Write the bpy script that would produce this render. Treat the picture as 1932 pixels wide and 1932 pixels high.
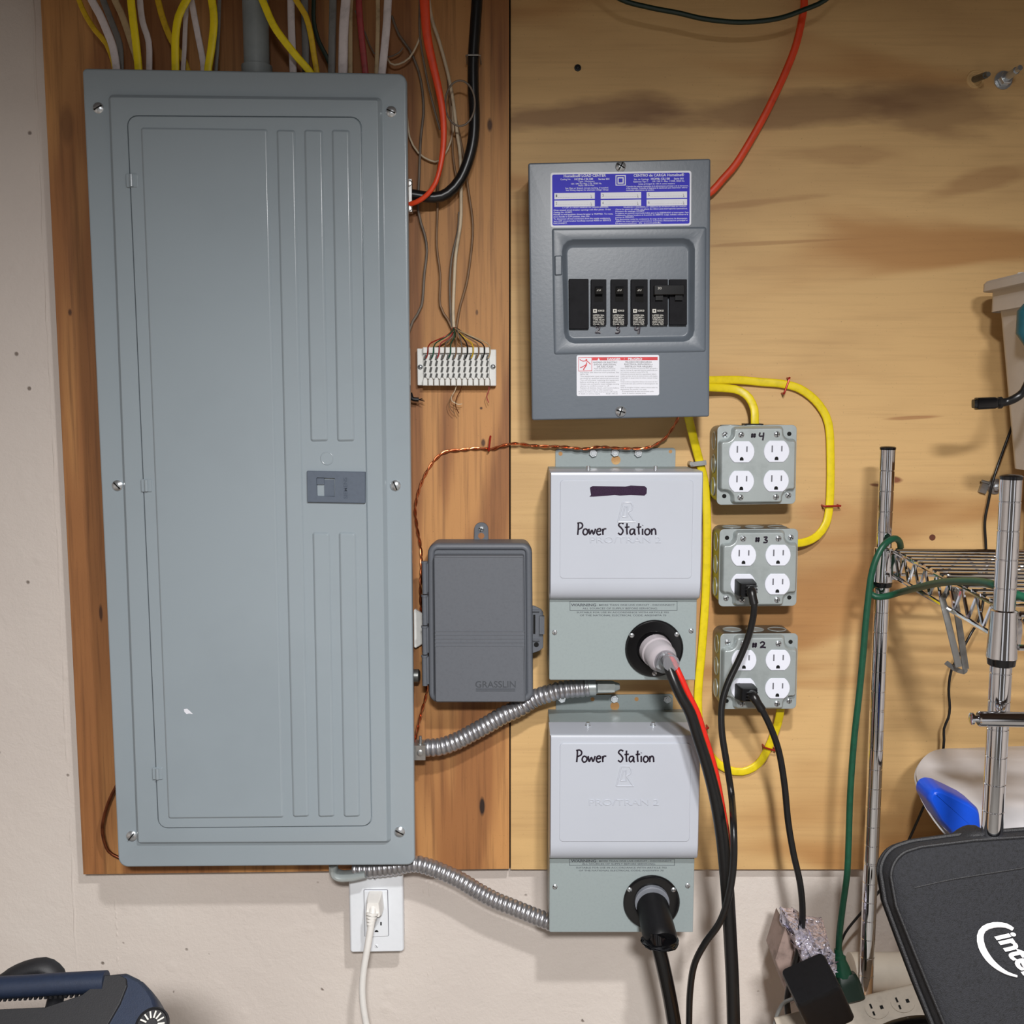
import bpy, math, random
from math import sin, cos, pi, radians, hypot
from mathutils import Vector as V, Matrix
random.seed(7)
for o in list(bpy.data.objects): bpy.data.objects.remove(o)
C = bpy.context.scene.collection
scn = bpy.context.scene

# ------------------------------------------------------------------ camera, world, lights, exposure
F = 1932.0
PITCH = radians(6.4)
CY, CZ = -1.37, 1.5                      # the plywood face is y = 0, the camera stands 1.37 m in front of it
cam = bpy.data.objects.new('camera', bpy.data.cameras.new('camera'))
C.objects.link(cam)
cam.data.sensor_width = 36; cam.data.lens = 36; cam.data.clip_start = 0.02
cam.location = (0, CY, CZ); cam.rotation_euler = (pi/2 - PITCH, 0, 0)
scn.camera = cam
w = bpy.data.worlds.new('world'); scn.world = w; w.use_nodes = True
w.node_tree.nodes['Background'].inputs[0].default_value = (0.9, 0.95, 1.0, 1)
w.node_tree.nodes['Background'].inputs[1].default_value = 0.25
def area(name, loc, size, power, col, rot=(0, 0, 0), sizey=None, spread=180):
    l = bpy.data.lights.new(name, 'AREA'); l.shape = 'DISK' if sizey is None else 'RECTANGLE'
    l.size = size
    if sizey: l.size_y = sizey
    l.energy = power; l.color = col; l.spread = radians(spread)
    o = bpy.data.objects.new(name, l); C.objects.link(o); o.location = loc; o.rotation_euler = rot
    return o
area('ceiling_lamp_near', (0.175, -1.02, 1.93), 0.07, 16.0, (1.0, 0.985, 0.975), spread=176)
area('ceiling_lamp_far', (0.1, -2.3, 2.16), 0.26, 106, (1.0, 0.985, 0.975), spread=173)
vs = scn.view_settings
vs.view_transform = 'Standard'; vs.look = 'None'; vs.gamma = 1; vs.use_curve_mapping = False
vs.exposure = -0.2

# ------------------------------------------------------------------ helpers
def W(px, py, y=0.0):
    """world point where the photograph's sight line (px, py) meets the plane y"""
    dx = (px - 966)/F; dv = (966 - py)/F
    dy = cos(PITCH) + dv*sin(PITCH); dz = -sin(PITCH) + dv*cos(PITCH)
    t = (y - CY)/dy
    return V((t*dx, y, CZ + t*dz))
def SC(py, y=0.0):
    """metres per photograph pixel at that row on the plane y"""
    dv = (966 - py)/F
    return (y - CY)/(cos(PITCH) + dv*sin(PITCH))/F

class MB:
    def __init__(s): s.v = []; s.f = []
    def add(s, vs, fs):
        n = len(s.v); s.v += [V(p) for p in vs]; s.f += [tuple(i + n for i in q) for q in fs]; return s
    def loft(s, rings, cap0=False, cap1=True, closed=True):
        n = len(rings[0]); vs = [p for r in rings for p in r]; fs = []
        m = n if closed else n - 1
        for k in range(len(rings) - 1):
            for i in range(m):
                j = (i + 1) % n
                fs.append((k*n + i, k*n + j, (k + 1)*n + j, (k + 1)*n + i))
        if cap0: fs.append(tuple(range(n))[::-1])
        if cap1: fs.append(tuple((len(rings) - 1)*n + i for i in range(n)))
        return s.add(vs, fs)
    def box(s, a, b, rot=None, piv=None):
        x0, y0, z0 = a; x1, y1, z1 = b
        vs = [V(p) for p in ((x0,y0,z0),(x1,y0,z0),(x1,y1,z0),(x0,y1,z0),(x0,y0,z1),(x1,y0,z1),(x1,y1,z1),(x0,y1,z1))]
        if rot is not None:
            piv = V(piv) if piv is not None else (V(a) + V(b))/2
            vs = [rot @ (p - piv) + piv for p in vs]
        return s.add(vs, [(0,3,2,1),(4,5,6,7),(0,1,5,4),(1,2,6,5),(2,3,7,6),(3,0,4,7)])
    def plate(s, ring, y0, y1, bev=0.0):
        """prism of an (x,z) ring from y0 (back) to y1 (front, smaller y) with a bevelled front"""
        r = [[V((x, y0, z)) for x, z in ring], [V((x, y1 + bev, z)) for x, z in ring]]
        if bev: r.append([V((x, y1, z)) for x, z in inset(ring, bev)])
        return s.loft(r, True, True)
    def build(s, name, mat, parent=None, loc=None, smooth=True, ang=35, base=None):
        me = bpy.data.meshes.new(name)
        off = V((0, 0, 0))
        if parent is not None: off = V(parent['_b']) if '_b' in parent else off
        elif base is not None: off = V(base)
        if loc is None: vv = [p - off for p in s.v]
        else: vv = s.v
        me.from_pydata(vv, [], s.f); me.update()
        import bmesh
        bm = bmesh.new(); bm.from_mesh(me); bmesh.ops.recalc_face_normals(bm, faces=bm.faces); bm.to_mesh(me); bm.free()
        if smooth:
            me.shade_smooth()
            me.set_sharp_from_angle(angle=radians(ang))
        if mat: me.materials.append(mat)
        o = bpy.data.objects.new(name, me); C.objects.link(o)
        if smooth and len(me.polygons) < 3000:
            wn = o.modifiers.new('weighted_normals', 'WEIGHTED_NORMAL'); wn.keep_sharp = True; wn.weight = 80
        if parent is not None:
            o.parent = parent; o['_b'] = parent['_b']
            if loc is not None: o.location = V(loc) - off
        else:
            o.location = V(loc) if loc is not None else off
            o['_b'] = tuple(o.location)
        return o

def centroid(r): return (sum(p[0] for p in r)/len(r), sum(p[1] for p in r)/len(r))
def inset(r, d):
    """offset an (x,z) ring inwards"""
    n = len(r); A = sum(r[i][0]*r[(i+1)%n][1] - r[(i+1)%n][0]*r[i][1] for i in range(n)); sg = 1 if A > 0 else -1
    out = []
    for i in range(n):
        b = r[i]; j = 1
        while j < n and hypot(r[i-j][0] - b[0], r[i-j][1] - b[1]) < 1e-7: j += 1
        a = r[i-j]; j = 1
        while j < n and hypot(r[(i+j) % n][0] - b[0], r[(i+j) % n][1] - b[1]) < 1e-7: j += 1
        c = r[(i+j) % n]
        t1 = V((b[0]-a[0], b[1]-a[1])); t2 = V((c[0]-b[0], c[1]-b[1]))
        if t1.length < 1e-9: t1 = t2
        if t2.length < 1e-9: t2 = t1
        t1 = t1.normalized(); t2 = t2.normalized()
        nn = V((-(t1.y + t2.y), t1.x + t2.x))
        if nn.length < 1e-6: nn = V((-t1.y, t1.x))
        nn.normalize(); k = max(0.35, nn.dot(V((-t1.y, t1.x))))
        out.append((b[0] + sg*nn.x*d/k, b[1] + sg*nn.y*d/k))
    return out
def rpoly(pts, r, n=5):
    """round the corners of an (x,z) polygon; r is one radius or one per corner"""
    m = len(pts); rr = r if isinstance(r, (list, tuple)) else [r]*m; out = []
    for i in range(m):
        a, b, c = V(pts[i-1]), V(pts[i]), V(pts[(i+1) % m])
        u = (a - b); w_ = (c - b); lu, lw = u.length, w_.length; u.normalize(); w_.normalize()
        ang = u.angle(w_); rad = rr[i]
        if rad <= 0 or ang > pi - 1e-3:
            out += [tuple(b)]*(n + 1); continue
        d = min(rad/math.tan(ang/2), lu*0.49, lw*0.49); rad = d*math.tan(ang/2)
        ce = b + (u + w_).normalized()*(rad/sin(ang/2))
        p0 = b + u*d; p1 = b + w_*d; a0 = math.atan2(p0.y - ce.y, p0.x - ce.x); a1 = math.atan2(p1.y - ce.y, p1.x - ce.x)
        da = (a1 - a0 + pi) % (2*pi) - pi
        for k in range(n + 1):
            t = a0 + da*k/n; out.append((ce.x + rad*cos(t), ce.y + rad*sin(t)))
    return out
def xz(px, py, y): p = W(px, py, y); return (p.x, p.z)
def qring(c4, y, r=0.0, n=5): return rpoly([xz(px, py, y) for px, py in c4], r, n)
def rect(x0, y0, x1, y1): return [(x0, y0), (x1, y0), (x1, y1), (x0, y1)]
def r3(ring, y): return [V((x, y, z)) for x, z in ring]
def circ(cx, cz, r, n=24, rz=None): rz = rz or r; return [(cx + r*cos(2*pi*i/n), cz + rz*sin(2*pi*i/n)) for i in range(n)]

def spline(pts, step=0.006):
    P = [V(p) for p in pts]
    if len(P) < 3: 
        n = max(2, int((P[1]-P[0]).length/step)); return [P[0].lerp(P[1], i/n) for i in range(n + 1)]
    out = []
    for i in range(len(P) - 1):
        p1, p2 = P[i], P[i+1]; p0 = P[i-1] if i else p1*2 - p2; p3 = P[i+2] if i + 2 < len(P) else p2*2 - p1
        L = (p2 - p1).length; n = max(2, int(L/step))
        # centripetal-ish tangents
        for k in range(n):
            t = k/n
            out.append(0.5*((2*p1) + (p2 - p0)*t + (2*p0 - 5*p1 + 4*p2 - p3)*t*t + (-p0 + 3*p1 - 3*p2 + p3)*t**3))
    out.append(P[-1]); return out
def tube(mb, path, r, seg=12, flat=None, rfun=None, cap=True, sup=2.0, twist=0.0):
    """sweep along a path; r = radius or (half width in the wall plane, half thickness)"""
    n = len(path); rings = []; prev = None
    for i, p in enumerate(path):
        t = (path[min(i+1, n-1)] - path[max(i-1, 0)])
        if t.length < 1e-9: t = V((0, 0, 1))
        t.normalize()
        if flat is not None:
            side = t.cross(V(flat)); side = side.normalized() if side.length > 1e-3 else prev
            if prev is not None and side.dot(prev) < 0: side = -side
        else:
            if prev is None:
                side = t.cross(V((0, 1, 0)));
                if side.length < .1: side = t.cross(V((0, 0, 1)))
            else: side = prev - t*prev.dot(t)
            side.normalize()
        prev = side; up = side.cross(t).normalized()
        a, b = (r if isinstance(r, tuple) else (r, r))
        k = rfun(i, n) if rfun else 1.0
        if isinstance(k, tuple): a, b = a*k[0], b*k[1]
        else: a, b = a*k, b*k
        ring = []
        for j in range(seg):
            th = 2*pi*j/seg + twist; c_, s_ = cos(th), sin(th); e = 2.0/sup
            ring.append(p + side*(a*abs(c_)**e*(1 if c_ >= 0 else -1)) + up*(b*abs(s_)**e*(1 if s_ >= 0 else -1)))
        rings.append(ring)
    return mb.loft(rings, cap, cap)
def lathe(mb, o, d, prof, seg=24, cap0=False, cap1=True, up=None):
    """profile of (distance along d, radius) round the axis o + d"""
    d = V(d).normalized(); s = d.cross(V(up) if up else V((0, 0, 1)))
    if s.length < .1: s = d.cross(V((1, 0, 0)))
    s.normalize(); u = s.cross(d)
    rings = [[V(o) + d*h + (s*cos(2*pi*i/seg) + u*sin(2*pi*i/seg))*r for i in range(seg)] for h, r in prof]
    return mb.loft(rings, cap0, cap1)
def thing(name, label, cat, base, group=None):
    o = bpy.data.objects.new(name, None); C.objects.link(o); o.empty_display_size = .02
    o.location = base; o['_b'] = tuple(base); o['label'] = label; o['category'] = cat
    if group: o['group'] = group
    return o
def tag(o, label, cat, group=None):
    o['label'] = label; o['category'] = cat
    if group: o['group'] = group
    return o
def cpy(src, parent, loc, rot=None):
    """copy a part (and its sub-parts), sharing mesh data"""
    o = src.copy(); C.objects.link(o); o.parent = parent; o['_b'] = parent['_b']; o.location = V(loc) - V(parent['_b'])
    if rot is not None: o.rotation_euler = rot
    for ch in src.children:
        c = ch.copy(); C.objects.link(c); c.parent = o
    return o

_tc = {}
def text_geo(body, align='LEFT', bold=0.0, ext=0.0, bev=0.0, spacing=1.0, shear=0.0, lines=1.0):
    key = (body, align, bold, ext, bev, spacing, shear, lines)
    if key in _tc: return _tc[key]
    cu = bpy.data.curves.new('t', 'FONT'); cu.body = body; cu.align_x = align; cu.resolution_u = 2 if len(body) > 12 else 4
    cu.offset = bold; cu.extrude = ext; cu.bevel_depth = bev; cu.bevel_resolution = 1; cu.space_character = spacing; cu.shear = shear
    cu.space_line = lines
    ob = bpy.data.objects.new('t', cu); C.objects.link(ob)
    dg = bpy.context.evaluated_depsgraph_get()
    me = bpy.data.meshes.new_from_object(ob.evaluated_get(dg))
    r = ([v.co.copy() for v in me.vertices], [tuple(p.vertices) for p in me.polygons])
    bpy.data.objects.remove(ob); bpy.data.curves.remove(cu); bpy.data.meshes.remove(me)
    _tc[key] = r; return r
def text(mb, body, px, py, y, hpx, wpx=None, rot=0.0, align='LEFT', bold=0.0, ext=0.0, bev=0.0, **k):
    """lettering on the plane y: hpx = capital height, (px,py) = left end of the first baseline, wpx = whole width"""
    vs_, fs_ = text_geo(body, align, bold, ext, bev, **k)
    if not vs_: return
    s = SC(py, y); sz = hpx*s/0.70
    w0 = max(v.x for v in vs_) - min(v.x for v in vs_)
    sx = sz if wpx is None else wpx*s/max(w0, 1e-6)
    xo = min(v.x for v in vs_) if (wpx and align == 'LEFT') else 0
    p = W(px, py, y); c_, s_ = cos(rot), sin(rot); out = []
    for v in vs_:
        a, b = (v.x - xo)*sx, v.y*sz
        out.append(V((p.x + a*c_ - b*s_, y - v.z*sz, p.z + a*s_ + b*c_)))
    mb.add(out, fs_)
STROKE = {
 'P': ([[(.12,1),(.1,.5),(.05,0)], [(.0,.95),(.3,1),(.5,.85),(.45,.6),(.1,.45)]], .55),
 'o': ([[(.3,.5),(.1,.45),(.0,.2),(.15,.0),(.38,.08),(.45,.3),(.3,.5)]], .55),
 'w': ([[(.0,.5),(.1,.05),(.3,.4),(.45,.05),(.65,.5)]], .75),
 'e': ([[(.05,.28),(.4,.33),(.3,.52),(.1,.45),(.0,.2),(.15,.0),(.42,.08)]], .52),
 'r': ([[(.05,.5),(.08,.0)], [(.08,.3),(.2,.5),(.4,.48)]], .5),
 'S': ([[(.5,.9),(.25,1),(.05,.8),(.3,.55),(.45,.3),(.25,.02),(.0,.15)]], .6),
 't': ([[(.2,.95),(.18,.4),(.22,.02)], [(.0,.62),(.42,.66)]], .45),
 'a': ([[(.4,.48),(.1,.45),(.0,.2),(.12,.02),(.35,.2),(.42,.48),(.42,.1),(.52,.0)]], .6),
 'i': ([[(.08,.5),(.08,.0)], [(.08,.75),(.1,.78)]], .28),
 'n': ([[(.04,.5),(.06,.0)], [(.06,.3),(.22,.5),(.38,.4),(.42,.0)]], .55),
 '#': ([[(.2,.95),(.1,.1)], [(.55,.95),(.45,.1)], [(.0,.68),(.7,.72)], [(-.02,.35),(.68,.4)]], .9),
 '4': ([[(.05,1),(.0,.5),(.4,.5)], [(.42,1),(.4,.5),(.32,-.15)]], .6),
 '3': ([[(.05,.95),(.45,.95),(.2,.55),(.45,.35),(.35,.05),(.0,.05)]], .6),
 '2': ([[(.0,.75),(.2,1),(.42,.8),(.3,.4),(.0,.05),(.25,.1),(.55,.02)]], .6), ' ': ([], .5)}
def hand(mb, word, x0, x1, ybase, h, y, wt=1.1):
    tot = sum(STROKE[c][1] for c in word); ux = (x1 - x0)/tot; cx = x0
    for ch in word:
        st, adv = STROKE[ch]
        for l in st:
            pts = [W(cx + a*ux, ybase - b*h, y) for a, b in l]
            tube(mb, spline(pts, .0012), (wt*SC(ybase, y), .0002), 6, flat=(0, 1, 0))
        cx += adv*ux

# ------------------------------------------------------------------ materials
def srgb(r, g, b):
    f_ = lambda c: (c/255/12.92) if c <= 10 else ((c/255 + .055)/1.055)**2.4
    return (f_(r), f_(g), f_(b), 1)
class NT:
    def __init__(s, name):
        s.m = bpy.data.materials.new(name); s.m.use_nodes = True; s.t = s.m.node_tree; s.n = s.t.nodes; s.b = s.n['Principled BSDF']
    def new(s, ty, ins=None, **kw):
        n = s.n.new(ty)
        for k, v in kw.items(): setattr(n, k, v)
        for k, v in (ins or {}).items():
            if isinstance(v, bpy.types.NodeSocket): s.t.links.new(v, n.inputs[k])
            else: n.inputs[k].default_value = v
        return n
    def link(s, a, b): s.t.links.new(a, b)
    def math(s, op, a, b=0.0, c=None, clamp=False):
        n = s.n.new('ShaderNodeMath'); n.operation = op; n.use_clamp = clamp
        for i, v in enumerate((a, b) if c is None else (a, b, c)):
            if isinstance(v, bpy.types.NodeSocket): s.link(v, n.inputs[i])
            else: n.inputs[i].default_value = v
        return n.outputs[0]
    def mix(s, f_, a, b, bt='MIX'):
        n = s.n.new('ShaderNodeMix'); n.data_type = 'RGBA'; n.blend_type = bt
        for k, v in ((0, f_), (6, a), (7, b)):
            if isinstance(v, bpy.types.NodeSocket): s.link(v, n.inputs[k])
            else: n.inputs[k].default_value = v
        return n.outputs[2]
    def ramp(s, f_, stops):
        n = s.n.new('ShaderNodeValToRGB'); s.link(f_, n.inputs[0]); e = n.color_ramp.elements
        e[0].position, e[0].color = stops[0]; e[1].position, e[1].color = stops[-1]
        for p, c in stops[1:-1]: x = e.new(p); x.color = c
        return n.outputs[0]
    def coord(s, scale=(1, 1, 1), rot=(0, 0, 0)):
        tc = s.new('ShaderNodeTexCoord'); mp = s.new('ShaderNodeMapping', {'Vector': tc.outputs['Object']})
        mp.inputs['Scale'].default_value = scale; mp.inputs['Rotation'].default_value = rot
        return mp.outputs[0]
    def noise(s, vec, scale, detail=3, rough=.5, dist=0.0):
        return s.new('ShaderNodeTexNoise', {'Vector': vec, 'Scale': scale, 'Detail': detail, 'Roughness': rough, 'Distortion': dist}).outputs[0]
    def bump(s, h, strength, dist=.001):
        s.link(s.new('ShaderNodeBump', {'Height': h, 'Strength': strength, 'Distance': dist}).outputs[0], s.b.inputs['Normal'])
def mat(name, col, rough=.5, metal=0.0, var=0.06, vscale=60, bump=0.0, bscale=400, bdist=.0005, alpha=None, trans=0.0, coat=0.0, ior=None, sss=0.0, spec=None):
    t = NT(name); vec = t.coord(); n = t.noise(vec, vscale, 4, .6)
    c = srgb(*col); d = tuple(max(0, x*(1 - var*3)) for x in c[:3]) + (1,); l = tuple(min(1, x*(1 + var)) for x in c[:3]) + (1,)
    t.link(t.ramp(n, [(.25, d), (.5, c), (.8, l)]), t.b.inputs['Base Color'])
    t.b.inputs['Roughness'].default_value = rough; t.b.inputs['Metallic'].default_value = metal
    if bump: t.bump(t.noise(vec, bscale, 2, .5), bump, bdist)
    if trans: t.b.inputs['Transmission Weight'].default_value = trans
    if coat: t.b.inputs['Coat Weight'].default_value = coat
    if ior: t.b.inputs['IOR'].default_value = ior
    if spec is not None: t.b.inputs['Specular IOR Level'].default_value = spec
    if sss:
        t.b.inputs['Subsurface Weight'].default_value = sss; t.b.inputs['Subsurface Radius'].default_value = (.01, .01, .01)
    return t.m
def wood(name, light, mid, dark, vertical, knots, freq=7.0, big=1.0, origin=(0, 0, 0)):
    """plywood veneer: contour-like cathedral figure, fine pores and knots at (x, z, rx, rz, angle, strength)"""
    t = NT(name)
    sc = (5.0, 1, .55) if vertical else (.8, 1, 4.2)
    vec = t.coord(sc)
    n = t.noise(vec, 1.5*big, 3, .45, .7)
    fig = t.math('PINGPONG', t.math('MULTIPLY', n, freq), 1.0)
    fig = t.new('ShaderNodeMapRange', {0: fig, 1: .3, 2: .75}, interpolation_type='SMOOTHSTEP').outputs[0]
    vec2 = t.coord((70, 8, 2.5) if vertical else (3, 8, 80)); g = t.noise(vec2, 2.0, 4, .6)
    vec3 = t.coord((5, 1, 1) if vertical else (1.0, 1, 3.0)); blot = t.noise(vec3, 2.0, 4, .55)
    c = t.mix(t.math('MULTIPLY', fig, .95), srgb(*light), srgb(*mid))
    b2 = t.math('MULTIPLY', t.math('SUBTRACT', blot, .50), 3.0, clamp=True)
    c = t.mix(t.math('MULTIPLY', b2, .5), c, srgb(*dark))
    gg = t.math('MULTIPLY', t.math('SUBTRACT', .52, g), 3.0, clamp=True)
    c = t.mix(t.math('MULTIPLY', gg, .75 if vertical else .22), c, srgb(*dark))
    tc = t.coord(); wob = t.noise(t.coord((1, 1, .6) if vertical else (.5, 1, 2)), 16, 4, .5)
    sp = t.noise(tc, 420, 2, .5); spk = t.math('MULTIPLY', t.math('SUBTRACT', .34, sp), 6.0, clamp=True)
    c = t.mix(t.math('MULTIPLY', spk, .5), c, srgb(60, 38, 20))
    for (kx, kz, rx, rz, an, st, kc) in knots:
        mp = t.new('ShaderNodeMapping', {'Vector': tc}, vector_type='TEXTURE')
        mp.inputs['Location'].default_value = (kx - origin[0], 0, kz - origin[2]); mp.inputs['Rotation'].default_value = (0, an, 0)
        mp.inputs['Scale'].default_value = (rx, 10, rz)
        ln = t.new('ShaderNodeVectorMath', {0: mp.outputs[0]}, operation='LENGTH').outputs['Value']
        ff = t.math('MULTIPLY', t.math('SUBTRACT', t.math('ADD', 1.0, t.math('MULTIPLY', t.math('SUBTRACT', wob, .5), 1.6)), ln), 2.0, clamp=True)
        c = t.mix(t.math('MULTIPLY', ff, st), c, srgb(*kc))
    t.link(c, t.b.inputs['Base Color']); t.b.inputs['Roughness'].default_value = .62
    t.bump(g, .25, .0008)
    return t.m

M = {}
M['panel'] = mat('grey_enamel', (148, 159, 166), .20, 0, .02, 5, .10, 900, .0002)
M['load'] = mat('dark_grey_enamel', (98, 106, 115), .40, 0, .03, 8, .2, 260, .0003, spec=.3)
M['load_in'] = mat('dark_grey_enamel_pocket', (98, 106, 115), .34, 0, .03, 8, .2, 260, .0003, spec=.35)
M['hood'] = mat('light_grey_enamel', (184, 189, 199), .33, 0, .01, 8, .08, 700, .0002)
M['lower'] = mat('grey_green_enamel', (146, 157, 158), .42, 0, .02, 300, .10, 700, .0002)
M['timer'] = mat('grey_plastic', (94, 98, 105), .50, 0, .03, 300, .25, 1200, .0002)
M['galv'] = mat('galvanised_steel', (170, 178, 178), .36, .35, .06, 40, .05, 300)
M['galvd'] = mat('dark_galvanised_steel', (120, 122, 120), .38, .85, .12, 60)
M['zinc'] = mat('zinc_screw', (205, 210, 214), .28, .8, .04, 200)
M['chrome'] = mat('chrome', (225, 226, 230), .07, 1, .02, 40)
M['dullm'] = mat('dull_steel', (168, 168, 166), .35, .8, .08, 90)
M['clipm'] = mat('dark_clip_metal', (62, 62, 60), .45, .3, .1, 90)
M['flex'] = mat('flexible_steel', (178, 178, 182), .34, .85, .05, 80)
M['black'] = mat('black_plastic', (19, 19, 21), .42, 0, .1, 200, spec=.25)
M['blackg'] = mat('glossy_black_plastic', (12, 12, 14), .18, 0, .1, 100)
M['rubber'] = mat('black_rubber', (22, 22, 23), .33, 0, .1, 200)
M['hole'] = mat('dark_hollow', (6, 6, 6), .9)
M['white'] = mat('white_plastic', (226, 230, 235), .38, 0, .01, 100)
M['recep'] = mat('white_receptacle', (226, 229, 240), .35, 0, .01, 100)
M['slotg'] = mat('slot_grey', (108, 108, 116), .6)
M['cordw'] = mat('white_cord', (232, 230, 226), .35, 0, .02, 100)
M['yellow'] = mat('yellow_sheath', (232, 208, 22), .42, 0, .06, 90)
M['yellowd'] = mat('dusty_yellow_sheath', (205, 168, 26), .5, 0, .12, 90)
M['orange'] = mat('orange_sheath', (226, 70, 28), .42, 0, .06, 60)
M['red'] = mat('red_sheath', (214, 36, 22), .4, 0, .05, 90)
M['whitec'] = mat('white_sheath', (205, 196, 196), .5, 0, .08, 90)
M['greyc'] = mat('grey_sheath', (120, 120, 118), .5, 0, .1, 90)
M['tan'] = mat('tan_sheath', (182, 158, 120), .5, 0, .12, 90)
M['dusty'] = mat('dusty_red_sheath', (158, 58, 60), .5, 0, .15, 90)
M['greend'] = mat('dark_green_sheath', (18, 40, 30), .4)
M['green'] = mat('green_cord', (16, 74, 52), .42, 0, .1, 120)
M['copper'] = mat('copper', (214, 128, 86), .28, 1, .1, 100)
M['copperd'] = mat('tarnished_copper', (120, 66, 40), .4, .8, .2, 100)
M['pvc'] = mat('grey_pvc', (132, 140, 142), .5, 0, .06, 20)
M['ivory'] = mat('ivory_plastic', (226, 226, 222), .45, 0, .03, 100)
M['wgrey'] = mat('grey_wire', (112, 100, 88), .5, 0, .15, 60)
M['wcream'] = mat('cream_wire', (206, 188, 160), .5, 0, .1, 60)
M['wbrown'] = mat('brown_wire', (128, 98, 70), .5, 0, .1, 60)
M['staple'] = mat('red_staple', (160, 36, 26), .35, .3, .1, 200)
M['ink'] = mat('marker_ink', (26, 14, 32), .35)
M['purple'] = mat('marker_scribble', (44, 18, 50), .3, 0, .35, 700)
M['print'] = mat('grey_print', (72, 78, 84), .5)
M['blue'] = mat('blue_label', (58, 54, 190), .5, 0, .02, 50, spec=.15)
M['paper'] = mat('white_label', (226, 228, 236), .5, 0, .01, 50, spec=.2)
M['redp'] = mat('red_print', (206, 30, 42), .4)
M['greyp'] = mat('label_grey_print', (130, 130, 134), .5)
M['bprint'] = mat('breaker_print', (196, 194, 186), .5)
M['navy'] = mat('navy_plastic', (26, 36, 55), .5, 0, .06, 300, .3, 900, .0003)
M['char'] = mat('charcoal_plastic', (24, 24, 27), .6, 0, .06, 300, .3, 900, .0003)
M['bag'] = mat('black_nylon', (26, 27, 32), .8, 0, .28, 380, .8, 1100, .0012)
M['bagd'] = mat('black_piping', (22, 22, 25), .6, 0, .2, 300, .5, 900, .001)
M['logo'] = mat('white_embroidery', (226, 224, 226), .6, 0, .05, 600)
M['beige'] = mat('beige_plastic', (176, 166, 152), .5, 0, .05, 90)
M['bluep'] = mat('blue_plastic', (16, 74, 196), .3, 0, .04, 40)
M['lid'] = mat('white_lid', (206, 204, 206), .35, 0, .04, 14, .25, 20, .002)
M['foil'] = mat('silver_foil', (214, 210, 226), .25, .6, .3, 160, .9, 130, .006)
M['card'] = mat('pinkish_card', (150, 130, 122), .6, 0, .2, 40)
M['box'] = mat('cardboard', (150, 112, 74), .8, 0, .06, 60)
M['teal'] = mat('teal_plastic', (24, 84, 96), .4)
M['bin'] = mat('translucent_bin', (206, 200, 194), .45, 0, .03, 20, trans=.25, sss=.1)
M['jug'] = mat('white_jug', (214, 206, 192), .45, 0, .04, 20)
M['clear'] = mat('clear_plastic', (236, 236, 244), .12, 0, .02, 30, trans=.82, ior=1.35)
M['clearw'] = mat('milky_plastic', (216, 208, 214), .25, 0, .03, 30, trans=.35)
M['floor'] = mat('concrete_floor', (128, 124, 118), .8, 0, .1, 6)
M['ceil'] = mat('dark_joists', (70, 50, 34), .8, 0, .1, 6)
M['roomw'] = mat('room_wall', (64, 60, 56), .8, 0, .04, 3)
M['bench'] = mat('bench_wood', (150, 112, 70), .7, 0, .1, 8)
M['brown'] = mat('knot_brown', (96, 50, 30), .7, 0, .1, 80)

# painted concrete: rolled paint, pits, hairlines
def concrete():
    t = NT('painted_concrete'); vec = t.coord()
    big = t.noise(vec, 1.6, 4, .5); fine = t.noise(vec, 230, 3, .6); med = t.noise(vec, 26, 5, .6, .4)
    c = t.ramp(big, [(.3, srgb(200, 190, 183)), (.55, srgb(212, 203, 195)), (.75, srgb(218, 212, 206))])
    vo = t.new('ShaderNodeTexVoronoi', {'Vector': vec, 'Scale': 26.0}).outputs['Distance']
    gate = t.math('GREATER_THAN', t.noise(vec, 11, 2, .5), .50)
    pit = t.math('MULTIPLY', t.math('MULTIPLY', t.math('SUBTRACT', .085, vo), 22.0, clamp=True), gate)
    c = t.mix(t.math('MULTIPLY', pit, .8), c, srgb(96, 80, 68))
    t.link(c, t.b.inputs['Base Color']); t.b.inputs['Roughness'].default_value = .7
    vo2 = t.new('ShaderNodeTexVoronoi', {'Vector': vec, 'Scale': 17.0}).outputs['Distance']
    blis = t.math('MULTIPLY', t.math('SUBTRACT', .16, vo2), 7.0, clamp=True)
    h = t.math('ADD', t.math('MULTIPLY', fine, .35), t.math('MULTIPLY', med, 1.2))
    h = t.math('SUBTRACT', h, t.math('MULTIPLY', pit, 1.4)); h = t.math('ADD', h, t.math('MULTIPLY', blis, .5))
    t.bump(h, .55, .0022)
    return t.m
M['concrete'] = concrete()

WALLY = 0.019
# ------------------------------------------------------------------ the setting
def struct(name, mb, m, **k):
    o = mb.build(name, m, **k); o['kind'] = 'structure'; return o
struct('wall_back', MB().box((-2.2, WALLY, 0), (2.2, WALLY + .15, 2.4)), M['concrete'], smooth=False)
struct('floor', MB().box((-2.2, -4, -.1), (2.2, WALLY + .15, 0)), M['floor'], smooth=False)
struct('ceiling', MB().box((-2.2, -4, 2.4), (2.2, WALLY + .15, 2.5)), M['ceil'], smooth=False)
struct('wall_left', MB().box((-2.3, -4, 0), (-2.2, WALLY + .15, 2.4)), M['concrete'], smooth=False)
struct('wall_right', MB().box((2.2, -4, 0), (2.3, WALLY + .15, 2.4)), M['concrete'], smooth=False)
for i_, x_ in enumerate((-1.5, .9)):
    mb = MB().box((x_, -4.0, 0), (x_ + .76, -3.96, 2.03))
    for zz in (.15, 1.10): mb.box((x_ + .12, -3.965, zz), (x_ + .64, -3.95, zz + .8))
    struct('reflector_panel_%d' % (i_ + 1), mb, M['white'], smooth=False)  # white door-shaped slabs added out of view, to streak the chrome reflections
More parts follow.
